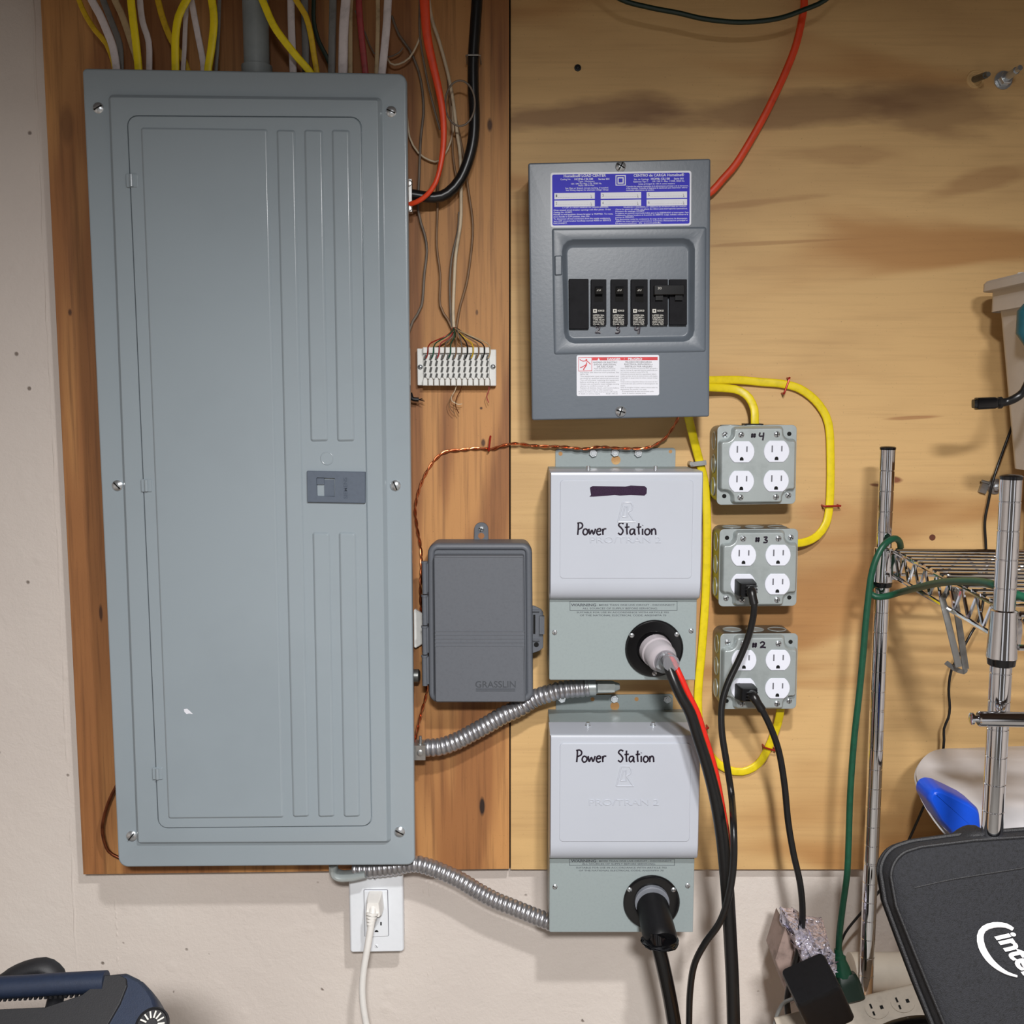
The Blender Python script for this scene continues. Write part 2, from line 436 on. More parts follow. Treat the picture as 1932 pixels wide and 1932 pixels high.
struct('wall_front', MB().box((-2.3, -4.1, 0), (2.3, -4, 2.4)), M['roomw'], smooth=False)
for i, (xa, ya, xb, yb, r_) in enumerate([(62, 0, 150, 1932, .0022), (218, 1690, 228, 1932, .0018), (797, 1650, 812, 1932, .0012), (808, 1650, 824, 1932, .0012)]):
    a, b = W(xa, ya, WALLY), W(xb, yb, WALLY); pts = []
    for k in range(60):
        p = a.lerp(b, k/59); pts.append(V((p.x + random.uniform(-.0012, .0012), WALLY + .0004 + random.uniform(-.0004, .0006), p.z)))
    mb = MB(); tube(mb, spline(pts, .006), (r_, r_*.45), 6, flat=(0, 1, 0))
    o = mb.build('trim_%d' % (i + 1), M['concrete']); o['kind'] = 'structure'

# plywood boards
def kn(px, py, rx, rz, an=0, st=.9, c=(62, 34, 20), y=0): p = W(px, py, y); s = SC(py, y); return (p.x, p.z, rx*s, rz*s, an, st, c)
LB = -.005
oL = V((-.3, 0, 1.4)); oR = V((.6, 0, 1.4))
M['plyL'] = wood('plywood_vertical_grain', (194, 140, 84), (152, 100, 57), (92, 56, 30), True,
    [kn(910, 1519, 5, 17, 0, 1, (40, 22, 14)), kn(924, 238, 6, 14), kn(912, 835, 5, 9), kn(135, 590, 5, 9), kn(128, 240, 14, 36, 0, .35), kn(120, 1180, 7, 12, 0, .8), kn(193, 1155, 4, 18),
     kn(908, 770, 3, 3), kn(900, 590, 3, 6, 0, .7)], 6.0, 1.0, oL)
M['plyR'] = wood('plywood_horizontal_grain', (212, 174, 118), (180, 132, 78), (124, 80, 46), False,
    [kn(1687, 905, 16, 7, .1, .9, (122, 60, 36)), kn(1652, 915, 12, 3, .1, .8, (112, 56, 34)), kn(1500, 205, 340, 38, -.06, .55, (104, 66, 40)), kn(1760, 200, 200, 60, .15, .45, (104, 66, 40)),
     kn(1100, 215, 210, 34, -.08, .6, (104, 64, 40)), kn(1850, 340, 130, 26, -.25, .4, (140, 92, 50)), kn(1560, 960, 60, 26, 0, .3, (170, 110, 66)), kn(1600, 290, 150, 24, 0, .3, (140, 92, 50)),
     kn(1400, 385, 170, 8, -.1, .35, (140, 92, 50)), kn(1480, 457, 180, 4, -.05, .4, (140, 92, 50)), kn(1720, 788, 60, 4, -.05, .6, (150, 96, 56))], 4.0, .8, oR)
def board(name, c4, yf, m, base, label):
    ring = [xz(px, py, yf) for px, py in c4]
    top = [(x, max(z, 2.38) if i < 2 else z) for i, (x, z) in enumerate(ring)]
    top[0] = (ring[3][0], 2.38); top[1] = (ring[2][0], 2.38)
    mb = MB().plate(top, WALLY, yf, .0006)
    return tag(mb.build(name, m, base=base, smooth=False), label, 'board')
board('plywood_board', [(65, 0), (950, 0), (961, 1640), (157, 1650)], LB, M['plyL'], oL, 'reddish vertical-grain plywood board behind the tall grey breaker panel')
board('plywood_board', [(955.5, 0), (1932, 0), (2250, 1641), (963.5, 1641)], 0.0, M['plyR'], oR, 'pale tan horizontal-grain plywood board behind the outlet boxes and wire shelf')

a = W(948, 0, .012); b = W(966, 1636, .012); o = MB().box((a.x + .001, .010, b.z), (b.x, .0185, 2.38)).build('trim_5', M['hole'], smooth=False); o['kind'] = 'structure'  # dark strip standing in for the shade in the gap between the boards
# ------------------------------------------------------------------ shared small hardware
def screw_mesh(r, slots=1, name='screw', m=None, parent=None, loc=(0, 0, 0), rot=0.0, slotname='slot', dome=.45):
    mb = MB(); lathe(mb, (0, 0, 0), (0, -1, 0), [(0, r), (r*dome*.35, r*.97), (r*dome*.75, r*.72), (r*dome*.95, r*.4), (r*dome, r*.12)], 20)
    o = mb.build(name, m or M['zinc'], parent, loc=loc)
    sb = MB()
    for k in range(slots):
        R = Matrix.Rotation(rot + k*pi/2, 3, 'Y')
        sb.box((-r*.8, -r*dome*1.04, -r*.11), (r*.8, -r*dome*.55, r*.11), R, (0, 0, 0))
    s = sb.build(slotname, M['hole'], None, loc=(0, 0, 0), smooth=False)
    s.parent = o; s.location = (0, 0, 0)
    return o
def screw_at(px, py, y, rpx, parent, slots=1, rot=.6, m=None, dome=.45):
    return screw_mesh(rpx*SC(py, y), slots, 'screw', m, parent, W(px, py, y), rot, dome=dome)

# ------------------------------------------------------------------ the tall breaker panel
PY = -.074
pan = thing('breaker_panel', 'tall grey metal breaker panel with ribbed door on the reddish plywood', 'electrical panel', W(500, 1635, PY) + V((0, .07, 0)))
mb = MB(); bx = qring([(190, 160), (745, 165), (762, 1612), (248, 1614)], PY, .004, 3)
mb.plate(bx, LB, PY + .008); mb.build('enclosure', M['panel'], pan)
outer = [(154, 128), (767, 138), (783, 1633), (223, 1637)]
rr = [.006, .011, .011, .013]
R0 = rpoly([xz(a, b, PY) for a, b in outer], rr, 6)
bead = [(204, 178), (722, 184), (739, 1590), (258, 1592)]
R1 = rpoly([xz(a, b, PY) for a, b in bead], .007, 6)
door4 = [(240, 218), (683, 221), (703, 1558), (299, 1562)]
R2 = rpoly([xz(a, b, PY - .006) for a, b in door4], .013, 6)
mb = MB()
mb.loft([r3(R0, PY + .010), r3(R0, PY + .003), r3(inset(R0, .0010), PY + .0008), r3(inset(R0, .003), PY), r3(R1, PY), r3(inset(R1, .0008), PY - .0012), r3(inset(R1, .0050), PY - .0072), r3(inset(R1, .0062), PY - .008),
         r3(R2, PY - .008), r3(inset(R2, .0004), PY - .0055), r3(inset(R2, .004), PY - .005)], False, True)
mb.build('cover', M['panel'], pan, ang=60)
DY = PY - .0095
D0 = inset(R2, .0013)
mb = MB()
mb.loft([r3(D0, PY - .0052), r3(D0, DY + .0010), r3(inset(D0, .0010), DY)], True, True)
def emboss(mb, c4, y, h, r, slope):
    R = rpoly([xz(a, b, y) for a, b in c4], r, 5)
    mb.loft([r3(R, y + .0004), r3(inset(R, slope*.3), y - h*.35), r3(inset(R, slope*.75), y - h*.9), r3(inset(R, slope), y - h)], False, True)
def lx(t0, t1, y, ya=240., yb=1544.): return t0 + (t1 - t0)*(y - ya)/(yb - ya)
emboss(mb, [(265, 240), (506, 243), (536, 1543), (317, 1545)], DY, .0020, .004, .0034)
for (a0, a1, b0, b1) in ((521, 552, 558, 584), (573, 600, 610, 632), (625, 648, 661, 680)):
    segs = [(244, 1541)] if a0 == 521 else [(244, 833), (1003, 1541)]
    for (s0, s1) in segs:
        emboss(mb, [(lx(a0, a1, s0), s0), (lx(b0, b1, s0), s0 + 1), (lx(b0, b1, s1), s1), (lx(a0, a1, s1), s1 + 1)], DY, .0024, .004, .0036)
kc = W(617, 865, DY)
lathe(mb, kc + V((0, .0002, 0)), (0, -1, 0), [(0, .0088), (.0009, .0080), (.0009, .0072), (.0003, .0066)], 28)
door = mb.build('door', M['panel'], pan, ang=60)
for hx, hy in ((249, 341), (277, 916), (298, 1459)):
    c = W(hx, hy, DY); mb = MB()
    mb.plate(rpoly([(c.x - .0068, c.z - .008), (c.x + .0065, c.z - .008), (c.x + .0065, c.z + .008), (c.x - .0068, c.z + .008)], .0015, 3), DY + .001, DY - .0016, .0006)
    tube(mb, [V((c.x, DY - .0020, c.z - .0072)), V((c.x, DY - .0020, c.z + .0072))], .0024, 12)
    mb.build('hinge', M['panel'], pan)
# latch
mb = MB(); L0 = qring([(580, 888), (690, 890), (690, 949), (581, 947)], DY, .0008, 2); L1 = qring([(597, 901), (632, 902), (632, 937), (598, 936)], DY - .004, .001, 2)
mb.loft([r3(L0, DY + .001), r3(L0, DY - .0035), r3(inset(L0, .0006), DY - .0042), r3(L1, DY - .0042), r3(L1, DY + .0006)], False, True)
m_latch = mat('blue_grey_latch', (88, 98, 112), .45, 0, .03, 200)
lat = mb.build('latch', m_latch, pan, smooth=False)
mb = MB(); mb.box(W(612, 936, DY - .001), W(631, 905, DY + .001)); mb.box(W(598, 914, DY - .003), W(612, 902, DY)); mb.build('finger_pull', m_latch, lat, smooth=False)
mb = MB(); vs_, fs_ = text_geo('SIEMENS', 'CENTER', .02); s_ = .0072; cc = W(655, 921, DY - .0043)
mb.add([V((cc.x - v.y*s_*.9, DY - .00445, cc.z + v.x*s_)) for v in vs_], fs_); mb.build('raised_lettering', mat('latch_lettering', (70, 80, 95), .5), lat, smooth=False)
for (a, b, rot) in ((186, 204, -.5), (738, 211, .4), (222, 916, .8), (746, 916, 1.2), (249, 1577, -.9), (754, 1569, .5)):
    screw_at(a, b, PY + .0002, 10.5, pan, 1, rot, dome=.5)
mb = MB(); fl = [(347, 1338), (353, 1337), (358, 1341), (364, 1347), (357, 1346), (352, 1347), (348, 1343)]
mb.plate([xz(a, b, DY - .0018) for a, b in fl], DY - .0017, DY - .00205); o = mb.build('paint_chip', M['paper'], pan, smooth=False); o['label'] = 'small white chip in the door paint'

# ------------------------------------------------------------------ load centre (sub panel)
LY = -.0965
lc = thing('load_center', 'dark grey six-space load centre with blue directory label on pale plywood', 'electrical panel', W(1171, 790, LY) + V((0, .09, 0)))
o4 = [(996.5, 307.5), (1341, 299), (1338.5, 786), (1003.5, 793)]
R0 = rpoly([xz(a, b, LY) for a, b in o4], .0024, 3)
ri = inset(R0, .0012)
MB().plate(ri, -.001, LY + .012).build('enclosure', M['load'], lc, smooth=False)
d4 = [(1041, 431), (1333, 428), (1331.5, 664), (1045, 669)]
D_ = rpoly([xz(a, b, LY) for a, b in d4], .003, 3)
p4 = [(1059, 451), (1312, 448), (1311, 645), (1064, 649)]; P_ = rpoly([xz(a, b, LY - .002) for a, b in p4], .014, 3)
q4 = [(1071, 468), (1297, 465), (1297, 632), (1074, 636)]; Q_ = rpoly([xz(a, b, LY + .006) for a, b in q4], .006, 3)
mb = MB()
mb.loft([r3(R0, LY + .014), r3(R0, LY + .002), r3(inset(R0, .0006), LY + .0006), r3(inset(R0, .002), LY), r3(D_, LY), r3(inset(D_, .0010), LY - .0012), r3(inset(D_, .0028), LY - .0018),
         r3(P_, LY - .0018), r3(inset(P_, .0012), LY - .0005), r3(inset(P_, .0050), LY + .0060), r3(Q_, LY + .0075)], False, True)
mb.build('cover', M['load_in'], lc, ang=50)
mb = MB(); emboss(mb, [(1045.5, 482), (1061, 481.5), (1061, 520), (1046, 521)], LY - .0015, .0024, .002, .0018); mb.build('latch', M['load_in'], lc, ang=60)
screw_at(1171, 314, LY - .0005, 10, lc, 2, .5, dome=.6); screw_at(1171, 776, LY - .0005, 10.5, lc, 2, .3, dome=.6)
BY = LY + .0072
mb = MB().plate(qring([(1073, 526), (1110.5, 526), (1111, 621), (1074, 621)], BY - .004, .001, 2), BY + .002, BY - .0045, .0007)
m_fil = mat('filler_plastic', (30, 30, 33), .5, 0, .1, 100, spec=.05)
o = mb.build('blank_filler', m_fil, lc); o['label'] = 'plain black filler plate left of the breakers'
HB = {}
m_brk = mat('breaker_bakelite', (30, 30, 33), .5, 0, .1, 100, spec=.05)
M['fill'] = m_brk
def breaker(xa, xb, amp, single=True, tog=True, pr=True):
    b = MB().plate(qring([(xa, 527), (xb, 527), (xb, 613), (xa, 613)], BY - .006, .0006, 2), BY + .002, BY - .0065, .0005).build('circuit_breaker', m_brk, lc)
    ty = BY - .0066
    if tog:
        cx = (xa + xb)/2
        mb = MB(); a = W(cx - 8, 569, ty); c = W(cx + 8, 540, ty)
        mb.box((a.x, ty - .0004, a.z), (c.x, ty + .001, c.z)); mb.build('toggle_slot', M['hole'], b, smooth=False)
        mb = MB(); z1 = W(cx, 541, ty).z; z0 = W(cx, 560, ty).z; h = .0075
        sec = [(ty, z1), (ty - h*.75, z1 - .0005), (ty - h, z1 - .002), (ty - h*.7, z0 + .003), (ty, z0)]
        x0, x1 = a.x + .0008, c.x - .0008
        mb.loft([[V((x0, y_, z_)) for y_, z_ in sec], [V((x1, y_, z_)) for y_, z_ in sec]], True, True)
        tg = mb.build('toggle', M['blackg'], b)
        mb = MB(); text(mb, amp, cx - 4, 549, ty - h*.92, 4.5, 8); mb.build('amp_marking', M['bprint'], b, smooth=False)
    if pr:
        mb = MB(); q = qring([(xa + 4, 583), (xa + 11, 583), (xa + 11, 590), (xa + 4, 590)], ty, 0, 1); q2 = inset(q, .0014)
        mb.loft([r3(q, ty - .0002), r3(q2, ty - .0002)], False, False)
        text(mb, 'HOM120', xa + 13, 588, ty - .0002, 3.5, 12, bold=.02)
        for i, s in enumerate(('LISTED 20A', '120/240V~', 'TYPE HOM', 'SWD HACR', 'CU-AL 75C')): text(mb, s, xa + 4, 596.5 + i*4.2, ty - .0002, 3.0, 21, bold=.02)
        mb.build('rating_print', M['bprint'], b, smooth=False)
    return b
breaker(1115, 1144, '20'); breaker(1152.5, 1184.5, '20'); breaker(1190.5, 1222, '20'); breaker(1227, 1260, '30', tog=False); br5 = breaker(1263, 1296, '', tog=False, pr=False)
ty = BY - .0066
mb = MB(); mb.plate(qring([(1234, 538), (1291, 537.5), (1291, 556), (1234, 556.5)], ty - .006, .0008, 2), ty - .001, ty - .0075, .0006)
for xa in (1236, 1273): mb.box(W(xa, 567, ty), W(xa + 15, 555, ty - .004))
hb = mb.build('handle_tie', M['blackg'], lc); hb['label'] = 'wide black tie bar joining the two right toggles'
mb = MB(); text(mb, '30', 1241, 546, ty - .0077, 4.5, 7); mb.build('amp_marking', M['bprint'], lc, smooth=False)
mb = MB(); hand(mb, '2', 1124, 1134, 628, 13, LY + .0064, 1.9); hand(mb, '3', 1161, 1171, 628, 13, LY + .0064, 2.1); hand(mb, '4', 1199, 1209, 628, 13, LY + .0064, 2.3); mb.build('marker_numbers', M['ink'], lc)
# blue directory label
YB = LY - .0003; rt = .0147
def rel(u, v, c4):
    (ax, ay), (bx_, by), (cx, cy), (dx, dy) = c4
    return (ax*(1-u)*(1-v) + bx_*u*(1-v) + cx*u*v + dx*(1-u)*v, ay*(1-u)*(1-v) + by*u*(1-v) + cy*u*v + dy*(1-u)*v)
L4 = [(1038.6, 326), (1304.5, 322), (1304, 425.5), (1039, 429.3)]
lab = MB().plate(qring(L4, YB, .003, 4), LY + .0001, YB).build('directory_label', M['paper'], lc, smooth=False); lab['label'] = 'blue and white bilingual directory label'
I4 = [rel(.012, .035, L4), rel(.988, .035, L4), rel(.988, .965, L4), rel(.012, .965, L4)]
MB().plate(qring(I4, YB, .002, 4), YB, YB - .00008).build('blue_field', M['blue'], lab, smooth=False)
Y2 = YB - .00014
mb = MB(); mp = MB()
def lq(x0, y0, x1, y1, y=Y2, m_=None):       # coordinates measured in the 5.084x crop of the label
    a = [((x/5.084) + 980, (yy/5.084) + 290) for x, yy in ((x0, y0), (x1, y0 - (x1-x0)*.0147*1), (x1, y1 - (x1-x0)*.0147), (x0, y1))]
    (m_ or mb).plate([xz(p, q, y) for p, q in a], YB - .00005, y)
for i, x0 in enumerate((335, 780, 1220)):
    for j in range(2): lq(x0, 378 + j*72 - i*5, x0 + 388, 438 + j*72 - i*5)
def lt(s, x, y, h, w_, m_=None, yy=Y2, **k): text(m_ or mb, s, x/5.084 + 980, y/5.084 + 290, yy, h/5.084, w_/5.084, rot=rt, **k)
lt('Homeline\u00ae LOAD CENTER', 425, 226, 24, 405, bold=.02); lt('CENTRO de CARGA Homeline\u00ae', 1095, 221, 24, 485, bold=.02)
lt('Catalog No.', 393, 254, 15, 100, bold=.01); lt('HOM6-12L100', 528, 254, 19, 178, bold=.02); lt('Series S01', 757, 252, 16, 105, bold=.02)
lt('Type 1 Enclosure', 565, 274, 15, 155, bold=.01); lt('120 / 240 Vac Max. 1 Ph, 50/60 Hz.', 495, 296, 15, 295, bold=.01); lt('Mains 100 A Max.', 565, 312, 14, 155, bold=.01)
lt('See Main or Branch Circuit marking, if installed.', 440, 338, 13, 415, bold=.01); lt('See Wiring diagram for alternate voltage ratings.', 445, 357, 13, 412, bold=.01)
lt('No. de Catalogo', 1100, 254, 15, 142, bold=.01); lt('HOM6-12L100', 1262, 251, 19, 180, bold=.02); lt('Serie S01', 1483, 247, 16, 90, bold=.02)
lt('Gabinete Tipo 1', 1092, 276, 15, 140, bold=.01); lt('120 / 240 V~ Max. 1 FASE, 50/60 Hz.', 1275, 273, 15, 310, bold=.01); lt('Linea principal de 100 A como maximo', 1143, 297, 14, 350, bold=.01)
for i, s in enumerate(('Consulte los valores nominales de la alimentacion principal o de la derivacion,', 'si fue instalada. Consulte el diagrama de alambrado para determinar valores', 'nominales alternativos de tension.')):
    lt(s, 1025, 321 + i*18, 13, (595, 585, 270)[i], bold=.01)
lt('L = LEFT, R = RIGHT HANDLES ON TANDEM BREAKERS.', 415, 524, 12, 440, bold=.01); lt('PALANCAS I = IZQUIERDA, D = DERECHA EN INTERRUPTORES EN TANDEM.', 1000, 519, 12, 605, bold=.01)
for i, (s, w_) in enumerate((('Close unused circuit breaker openings with filler plates. Order', 550), ('Catalog No. HOMFP.', 180), ('Handle in mid-position shows breaker is TRIPPED. To reset,', 570), ('move handle to OFF position, then ON.', 345),
     ('To disconnect all load conductors from the supply conductors,', 545), ('turn OFF circuit breaker handle(s) marked MAIN or SERVICE', 550), ('DISCONNECT.', 130))):
    lt(s, 328, 549 + i*21, 14, w_, bold=.012)
for i, (s, w_) in enumerate((('Cierre los pasos sin utilizar con placas de relleno para interruptores automaticos.', 690), ('Numero de catalogo HOMFP.', 280), ('La palanca en posicion intermedia indica que se ha DISPARADO el interruptor. Para', 700), ('restablecerlo, coloque la palanca en la posicion de ABIERTO. Luego, vuelvala a colocar en la', 695),
     ('posicion de CERRADO.', 180), ('Para desconectar todos los conductores de carga de los conductores de alimentacion,', 690), ('ABRA los interruptores automaticos marcados Alimentacion principal o', 690), ('Desconexion de acometida.', 440))):
    lt(s, 922, 541 + i*19, 13, w_, bold=.012)
lq(922, 206, 1020, 306); mb.build('white_print', M['paper'], lab, smooth=False)
mb2 = MB()
lq(930, 215, 1011, 297, Y2 - .00006, mb2); mb2.build('emblem_field', M['blue'], lab, smooth=False)
mb2 = MB()
lq(941, 226, 1000, 237, Y2 - .0001, mb2); lq(941, 277, 1000, 288, Y2 - .0001, mb2); lq(941, 237, 951, 278, Y2 - .0001, mb2); lq(990, 236, 1000, 277, Y2 - .0001, mb2)
mb2.build('square_emblem', M['paper'], lab, smooth=False)
mb3 = MB()
for i, x0 in enumerate((335, 780, 1220)):
    for j in range(2):
        yb = 418 + j*72 - i*5
        lt(str(1 + 2*i + j), x0 + 14, yb, 26, 14, mb3, Y2 - .0001); lt('- '*20, x0 + 38, yb + 6, 14, 300, mb3, Y2 - .0001); lt('L\nR', x0 + 350, yb - 10, 15, 14, mb3, Y2 - .0001, lines=.9)
mb3.build('directory_numbers', M['print'], lab, smooth=False)
# danger label
G4 = [(1087.8, 670.3), (1243.6, 669.6), (1243.6, 745.8), (1088, 747.2)]
dl = MB().plate(qring(G4, YB, .002, 4), LY + .0001, YB).build('danger_label', M['paper'], lc, smooth=False); dl['label'] = 'white danger label with a red header bar'
mr = MB(); mw = MB(); mg = MB()
def gx(x, y): return (x/5.084 + 980, y/5.084 + 430)
def gq(m_, x0, y0, x1, y1, y=Y2): m_.plate([xz(*gx(a, b), y) for a, b in ((x0, y0), (x1, y0 - 2), (x1, y1 - 2), (x0, y1))], YB - .00002, y)
gq(mr, 697, 1241, 1326, 1270)
for a in ((566, 1243, 570, 1375), (692, 1243, 696, 1375), (566, 1243, 696, 1247), (566, 1371, 696, 1375)): gq(mr, *a)
def gline(m_, pts, wpx, y=Y2): tube(m_, spline([W(*gx(a, b), y) for a, b in pts], .002), (wpx/5.084*SC(650, LY), .0001), 6, flat=(0, 1, 0))
gline(mr, [(578, 1262), (610, 1278), (645, 1275), (683, 1308)], 3.5); gline(mr, [(645, 1290), (640, 1320), (622, 1345), (614, 1364)], 5); gline(mr, [(638, 1312), (600, 1335), (582, 1340)], 4)
lathe(mr, W(*gx(642, 1266), YB), (0, -1, 0), [(.0002, .0011)], 12)
mr.build('red_print', M['redp'], dl, smooth=False)
def gt(m_, s, x, y, h, w_, yy=Y2, **k): p = gx(x, y); text(m_, s, p[0], p[1], yy, h/5.084, w_/5.084, **k)
gt(mw, 'DANGER', 843, 1267, 20, 128, Y2 - .00005, bold=.03); gt(mw, '/', 1002, 1267, 20, 8, Y2 - .00005); gt(mw, 'PELIGRO', 1042, 1266, 20, 135, Y2 - .00005, bold=.03)
mw.plate([xz(*gx(a, b), Y2 - .00006) for a, b in ((760, 1246), (772, 1270), (748, 1270))], Y2, Y2 - .00006)
mw.build('header_lettering', M['paper'], dl, smooth=False)
for i, s in enumerate(('HAZARD OF ELECTRIC', 'SHOCK, EXPLOSION,', 'OR ARC FLASH')): gt(mg, s, (706, 714, 742)[i], 1297 + i*21, 15, (232, 214, 158)[i], bold=.02)
for i, s in enumerate(('PELIGRO DE DESCARGA', 'ELECTRICA, EXPLOSION o', 'DESTELLO POR ARQUEO')): gt(mg, s, (1016, 1006, 1012)[i], 1294 + i*21, 15, (255, 272, 262)[i], bold=.02)
lt_l = ['Apply appropriate personal', 'protective equipment (PPE)', 'and follow safe electrical work practices. See', 'NFPA 70E.', 'This equipment must only be installed and', 'serviced by qualified electrical personnel.', 'Turn off all power supplying this equipment',
        'before working on or inside equipment.', 'Always use a properly rated voltage sensing', 'device to confirm power is off.', 'Replace all devices, doors, and covers before', 'turning on power to this equipment.', 'Failure to follow these instructions will result', 'in death or serious injury.          80281-093-02']
for i, s in enumerate(lt_l): gt(mg, s, 714 if i < 2 else (583 if i < 12 else 570), 1354 + i*18.6, 11, (205 if i < 2 else min(372, 9*len(s))))
lt_r = ['Utilice equipo de proteccion personal (EPP) apropiado y', 'siga las practicas de seguridad electrica establecidas por', 'su Compania, consulte la norma NFPA 70E.', 'Solamente el personal electrico especializado debera', 'instalar y prestar servicio de mantenimiento a este equipo.', 'Desenergice el equipo antes de realizar cualquier trabajo', 'en el.',
        'Siempre utilice un dispositivo detector de tension de valor', 'nominal adecuado para confirmar la desenergizacion del', 'equipo.', 'Antes de energizar el equipo, vuelva a colocar todos los', 'dispositivos, las puertas y las tapas.', 'El incumplimiento de estas instrucciones podra', 'causar la muerte o lesiones serias.']
for i, s in enumerate(lt_r): gt(mg, s, 970 if i < 12 else 985, 1352 + i*18.4, 11, min(355, 6.6*len(s)))
mg.build('fine_print', M['greyp'], dl, smooth=False)

# ------------------------------------------------------------------ the three outlet boxes
def rec_outline(cx, cz, R=.01625, h=.0136):
    a = math.asin(h/R); pts = []
    for k in range(9): t = -a + 2*a*k/8; pts.append((cx + R*cos(t), cz + R*sin(t)))
    for k in range(9): t = pi - a + 2*a*k/8; pts.append((cx + R*cos(t), cz + R*sin(t)))
    return pts
def notch(cx, cz, w_, n_):
    p = [(-w_, w_-n_), (-w_+n_, w_-n_), (-w_+n_, w_), (w_-n_, w_), (w_-n_, w_-n_), (w_, w_-n_), (w_, -w_+n_), (w_-n_, -w_+n_), (w_-n_, -w_), (-w_+n_, -w_), (-w_+n_, -w_+n_), (-w_, -w_+n_)]
    return [(cx + a, cz + b) for a, b in p]
proto = {}
def outlet_box(c4, num, label, corner, ink):
    YC = -.056
    ws = [W(a, b, YC) for a, b in c4]; cen = sum(ws, V())/4
    ang = math.atan2(ws[1].z - ws[0].z, ws[1].x - ws[0].x)*.6
    t = thing('outlet_box', label, 'outlet box', V((cen.x, -.0005, cen.z)), 'metal quad outlet boxes on the plywood')
    cx, cz = cen.x, cen.z; H = .0508
    def rot(r): return [(cx + (x-cx)*cos(ang) - (z-cz)*sin(ang), cz + (x-cx)*sin(ang) + (z-cz)*cos(ang)) for x, z in r]
    sq = lambda h, r: rot(rpoly([(cx-h, cz-h), (cx+h, cz-h), (cx+h, cz+h), (cx-h, cz+h)], r, 5))
    mb = MB(); mb.loft([r3(sq(H - .0015, .010), -.0005), r3(sq(H - .0008, .010), -.003), r3(sq(H - .0008, .010), YC + .001)], True, True)
    bx_ = mb.build('box_body', M['galvd'], t, ang=50)
    for k in range(3):                                            # knockouts on the sides seen
        z = cz + (-.030 + .030*k)
        mb = MB(); lathe(mb, (cx - H + .0012, -.028, z), (-1, 0, 0), [(0, .0125), (.0010, .0125), (.0012, .0112), (.0005, .0105)], 24, up=(0, 1, 0)); mb.build('knockout', M['galv'], bx_)
        mb = MB(); lathe(mb, (cx - .030 + .030*k, -.028, cz + H - .0012), (0, 0, 1), [(0, .0125), (.0010, .0125), (.0012, .0112), (.0005, .0105)], 24); mb.build('knockout', M['galv'], bx_)
    mb = MB(); mb.plate(sq(H, .006), YC + .0012, YC, .0004)
    NC = rot(rpoly(notch(cx, cz, H - .0008, .0165), [.0058, .0085, .0058]*4, 5))
    Nf = inset(NC, .0046)
    mb.loft([r3(NC, YC), r3(inset(NC, .0007), YC - .0022), r3(inset(NC, .0022), YC - .0066), r3(inset(NC, .0034), YC - .0084), r3(Nf, YC - .0090)], False, True)
    cv = mb.build('cover_plate', M['galv'], t, ang=70)
    YF = YC - .0090
    cx += .0006
    for (dx, dz) in ((-.0222, .0178), (.0222, .0178), (-.0222, -.0200), (.0222, -.0200)):
        px, pz = rot([(cx + dx, cz + dz)])[0]
        if 'rec' not in proto:
            r_ = MB().plate(rec_outline(0, 0), .0005, -.0016, .0005).build('receptacle_face', M['recep'], t, loc=(px, YF, pz))
            a = MB(); a.box((-.0067, -.00175, -.0010), (-.0049, -.0010, .0075)); a.box((.0055, -.00175, .0000), (.0073, -.0010, .0070))
            s = a.build('blade_slots', M['slotg'], None, loc=(0, 0, 0), smooth=False); s.parent = r_; s.location = (0, 0, 0)
            a = MB(); a.plate([(.0024*cos(k*pi/8), -.0092 + .0026*sin(k*pi/8)) for k in range(9)] + [(-.0024, -.0110), (.0024, -.0110)], -.0010, -.0018)
            s = a.build('ground_hole', M['hole'], None, loc=(0, 0, 0), smooth=False); s.parent = r_; s.location = (0, 0, 0)
            proto['rec'] = r_
        else: cpy(proto['rec'], t, (px, YF, pz))
    for (dx, dz) in ((-.0230, .0395), (.0224, .0395), (-.0230, -.0405), (.0224, -.0405)):
        px, pz = rot([(cx + dx, cz + dz)])[0]
        if 'scr' not in proto: proto['scr'] = screw_mesh(.0040, 2, 'screw', None, t, (px, YF, pz), .5, dome=.5)
        else: cpy(proto['scr'], t, (px, YF, pz), (0, random.uniform(0, 1.5), 0))
    for i, (sx, sz) in enumerate(((-1, 1), (1, 1), (1, -1), (-1, -1))):
        px, pz = rot([(cen.x + sx*.0412, cz + sz*.0395)])[0]
        if corner[i]: cpy(proto['scr'], t, (px, YC, pz), (0, random.uniform(0, 1.5), 0))
        else:
            a = MB(); lathe(a, (px, YC + .0003, pz), (0, -1, 0), [(0, .0028), (.0005, .0028)], 16); a.build('mounting_hole', M['hole'], t)
    a = MB()
    for ch, x0, x1, yb, h in ink: hand(a, ch, x0, x1, yb, h, YF - .0001, 1.6)
    a.build('marker_number', M['ink'], t)
    return t
OB = 'metal quad outlet boxes on the plywood'
b4 = outlet_box([(1354, 805.6), (1501.6, 802.4), (1500.6, 948.6), (1354, 952)], 4, 'galvanised quad outlet box hand-marked #4, topmost, nothing plugged in', (1, 0, 1, 0), [('#', 1417, 1429, 827, 10), ('4', 1433, 1444, 829, 13)])
b3 = outlet_box([(1358, 999.7), (1502, 998), (1502.7, 1141), (1359.5, 1144.8)], 3, 'galvanised quad outlet box hand-marked #3, middle of the column', (0, 1, 0, 1), [('#', 1425, 1436, 1024, 11), ('3', 1440, 1450, 1024, 11)])
b2 = outlet_box([(1359.5, 1197.4), (1501, 1196), (1502, 1334), (1361.5, 1339)], 2, 'galvanised quad outlet box hand-marked #2, lowest of the column', (1, 0, 1, 0), [('#', 1419, 1431, 1223, 11), ('2', 1434, 1446, 1222, 11)])
